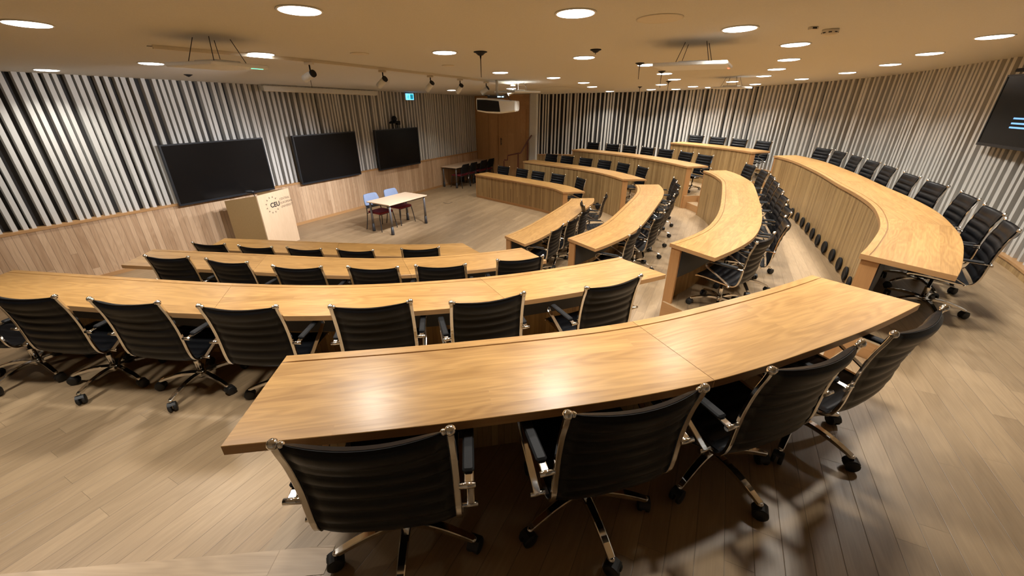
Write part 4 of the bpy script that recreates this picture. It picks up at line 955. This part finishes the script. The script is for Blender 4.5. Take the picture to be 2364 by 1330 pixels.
# ------------------------------------------------------------------ stage table and chairs, side tables
def make_table(L_, W_, lab, loc, rz, top, grp=None):
    t_ = empty('work_table', loc, rz, lab, 'table', grp)
    f = MB(); f.bbox(-L_ / 2, L_ / 2, -W_ / 2, W_ / 2, 0.715, 0.74, 0.004); f.uv = [[(f.v[i][0], f.v[i][1]) for i in ff] for ff in f.f]; f.build('tabletop', top, t_)
    f = MB(); a, b = L_ / 2 - 0.09, W_ / 2 - 0.09
    f.box(-a, a, -b - 0.012, -b + 0.012, 0.675, 0.7145); f.box(-a, a, b - 0.012, b + 0.012, 0.675, 0.7145); f.box(-a - 0.012, -a + 0.012, -b + 0.0125, b - 0.0125, 0.675, 0.7145); f.box(a - 0.012, a + 0.012, -b + 0.0125, b - 0.0125, 0.675, 0.7145); f.build('under_frame', M['darkm'], t_)
    for sx in (-1, 1):
        for sy in (-1, 1):
            x, y = sx * (L_ / 2 - 0.06), sy * (W_ / 2 - 0.06)
            f = MB(); f.lathe([(0.030, 0.20), (0.026, 0.50), (0.024, 0.7145)], 12, (x, y, 0)); lg = f.build('leg', M['greym'], t_)
            f = MB(); f.lathe([(0.040, 0.0), (0.040, 0.03), (0.031, 0.1995)], 12, (x, y, 0)); f.build('foot', M['darkm'], lg)
    return t_
def make_vchair(blue, lab, loc, rz, grp=None, tagw=False):
    """four-legged conference chair; faces local +y"""
    t_ = empty('stacking_chair', loc, rz, lab, 'chair', grp)
    f = MB(); f.bbox(-0.22, 0.22, -0.21, 0.22, 0.42, 0.47, 0.018); f.build('seat', M['red'], t_)
    f = MB(); path = cat2([(-0.225, 0.52), (-0.245, 0.62), (-0.275, 0.74), (-0.31, 0.85)], 4)
    rings = []
    for i, (y, z) in enumerate(path):
        s_ = i / (len(path) - 1); wd = 0.19 + 0.045 * math.sin(PI * min(1, s_ * 0.9 + 0.1)) - (0.02 if i == len(path) - 1 else 0)
        ring = []
        for k in range(7): x = -1 + 2 * k / 6; ring.append((x * wd, y + 0.012 - 0.03 * (1 - x * x), z))
        for k in range(7): x = 1 - 2 * k / 6; ring.append((x * wd, y - 0.012 - 0.03 * (1 - x * x), z))
        rings.append(ring)
    f.ring_sweep(rings); 
    f.build('backrest', M['blue'] if blue else M['blackp'], t_)
    for sx in (-1, 1):
        f = MB(); f.tube(cat2([(sx * 0.255, 0.25, 0.0), (sx * 0.235, 0.215, 0.25), (sx * 0.215, 0.19, 0.418)], 3), 0.011, 8); f.build('leg', M['darkm'], t_)
        f = MB(); f.tube(cat2([(sx * 0.255, -0.29, 0.0), (sx * 0.235, -0.245, 0.25), (sx * 0.228, -0.222, 0.43), (sx * 0.215, -0.235, 0.54), (sx * 0.20, -0.262, 0.64)], 3), 0.011, 8); f.build('leg', M['darkm'], t_)
    f = MB(); f.tube([(-0.215, 0.19, 0.412), (0.215, 0.19, 0.412)], 0.010, 8); f.tube([(-0.225, -0.215, 0.412), (0.225, -0.215, 0.412)], 0.010, 8); f.build('crossbars', M['darkm'], t_)
    if tagw: f = MB(); f.box(0.20, 0.245, -0.245, -0.243, 0.28, 0.36); f.build('paper_tag', M['paper'], t_)
    return t_
# table on the stage: corners measured (left, front, right, back)
TB = [Vector(p) for p in ((-3.50, 9.57), (-2.86, 9.18), (-2.20, 10.29), (-2.86, 10.72))]
tc = sum(TB, Vector((0, 0))) / 4; ta = math.radians(59.3)
make_table(1.30, 0.77, 'light beech table with grey tapered legs on the stage', (tc.x, tc.y, 0), ta, M['beech'])
tx = Vector((math.cos(ta), math.sin(ta))); ty = Vector((-tx.y, tx.x))
for k, (u, v_) in enumerate(((-0.33, 0.30), (0.33, 0.30))):
    p = tc + tx * u + ty * v_
    make_vchair(True, ('left' if k == 0 else 'right') + ' of two red-seated chairs with blue-grey backs, tucked under the stage table', (p.x, p.y, 0), ta + PI, 'red-seated chairs with blue-grey backs')
# tables against the stage wall
tb = math.atan2(UST.y, UST.x)
q0 = Vector((-2.66, 15.27)); ys = NST
for k in range(2):
    c = q0 + UST * (0.62 + k * 1.24) + NST * 0.37
    make_table(1.22, 0.70, ('near' if k == 0 else 'far') + ' dark-framed side table against the left wall near the timber door', (c.x, c.y, 0), tb, M['beech'], 'side tables by the left wall')
    for j in range(2):
        p = c + UST * (-0.27 + 0.54 * j) + NST * 0.24
        make_vchair(False, '%s black-backed chair at the %s side table by the left wall' % ('nearer' if j == 0 else 'farther', 'near' if k == 0 else 'far'), (p.x, p.y, 0), tb, 'black-backed chairs at the side tables', j == 0)
# floor box on the stage
f = MB(); f.box(-0.11, 0.11, -0.11, 0.11, 0.0005, 0.003); o = f.build('floor_socket', M['darkm'], None, (-2.05, 12.65, 0)); o.rotation_euler = (0, 0, math.radians(63)); tag(o, 'square floor socket lid on the stage floor behind the table', 'floor socket')
f = MB(); f.box(-0.095, 0.095, -0.095, 0.095, 0.0031, 0.0045); l_ = f.build('lid', M['floor'], o)

# ------------------------------------------------------------------ handrail and wall controls
t_ = empty('handrail', (0.2, 15.6, 0), 0, 'dark red-brown stair handrail with posts in front of the timber wall', 'handrail')
f = MB(); rail = [(-0.50, 0.0, 0.93), (-0.37, 0.0, 0.93), (-0.36, 0.0, 1.09), (0.04, 0.02, 1.17), (0.12, 0.05, 1.17), (0.40, 0.15, 1.62), (0.53, 0.2, 1.79)]
f.tube(rail, 0, flat=(0.045, 0.05, (0, 1, 0))); f.build('rail', M['rail'], t_)
for (x, y, z0, z1) in ((-0.50, 0.0, 0.0, 0.90), (0.03, 0.02, 0.0, 1.14), (0.38, 0.15, 0.3, 1.58)):
    f = MB(); f.tube([(x, y, z0), (x, y, z1)], 0, flat=(0.05, 0.05, (0, 1, 0))); f.build('post', M['rail'], t_)
for k in range(3):
    f = MB(); x0 = 0.25 + 0.30 * k; f.box(x0, 1.35 + 0.0, 15.55, 16.3, 0.165 * k + 0.0006, 0.165 * (k + 1) - 0.0); f.uv = [[floor_uv(f.v[i][0], f.v[i][1]) for i in ff] for ff in f.f]; struct(f.build('floor', M['floor']))
f = MB(); pc = Vector((0.74, 16.30)); ax = (Vector((0.86, 16.24)) - Vector((0.66, 16.36))).normalized(); nn = Vector((ax.y, -ax.x))
ct = empty('wall_control', (pc.x + nn.x * 0.02, pc.y + nn.y * 0.02, 1.28), 0, 'white control panel with a black knob on the column', 'control panel'); ct.matrix_world = frame_on(ct.location, (-ax.x, -ax.y), (nn.x, nn.y))
f = MB(); f.bbox(-0.10, 0.10, -0.015, 0.015, -0.03, 0.24, 0.006); f.build('plate', M['whitep'], ct)
f = MB(); f.lathe([(0.028, 0.0155), (0.026, 0.03), (0.004, 0.031)], 14, (0.02, 0, 0.13), 'y'); f.build('knob', M['blackp'], ct)
f = MB(); f.box(-0.10, 0.10, 0.0152, 0.03, -0.045, -0.031); f.build('lip', M['cream'], ct)
f = MB(); f.bbox(-0.03, 0.03, -0.008, 0.008, -0.05, 0.05, 0.004); pq = Vector((0.90, 16.29)); o = f.build('wall_socket', M['darkm'], None, (pq.x + 0.03, pq.y - 0.005, 1.18)); o.rotation_euler = (0, 0, math.radians(60)); tag(o, 'small dark socket on the side of the white column', 'socket')
# slip of paper on the foreground desk
f = MB(); f.box(-0.055, 0.055, -0.035, 0.035, 0.0003, 0.0007); o = f.build('clear_film', M['paper'], None, (0.82, 1.74, 3 * STEP + DESK_H)); o.rotation_euler = (0, 0, 0.6); 
bpy.data.objects.remove(o)
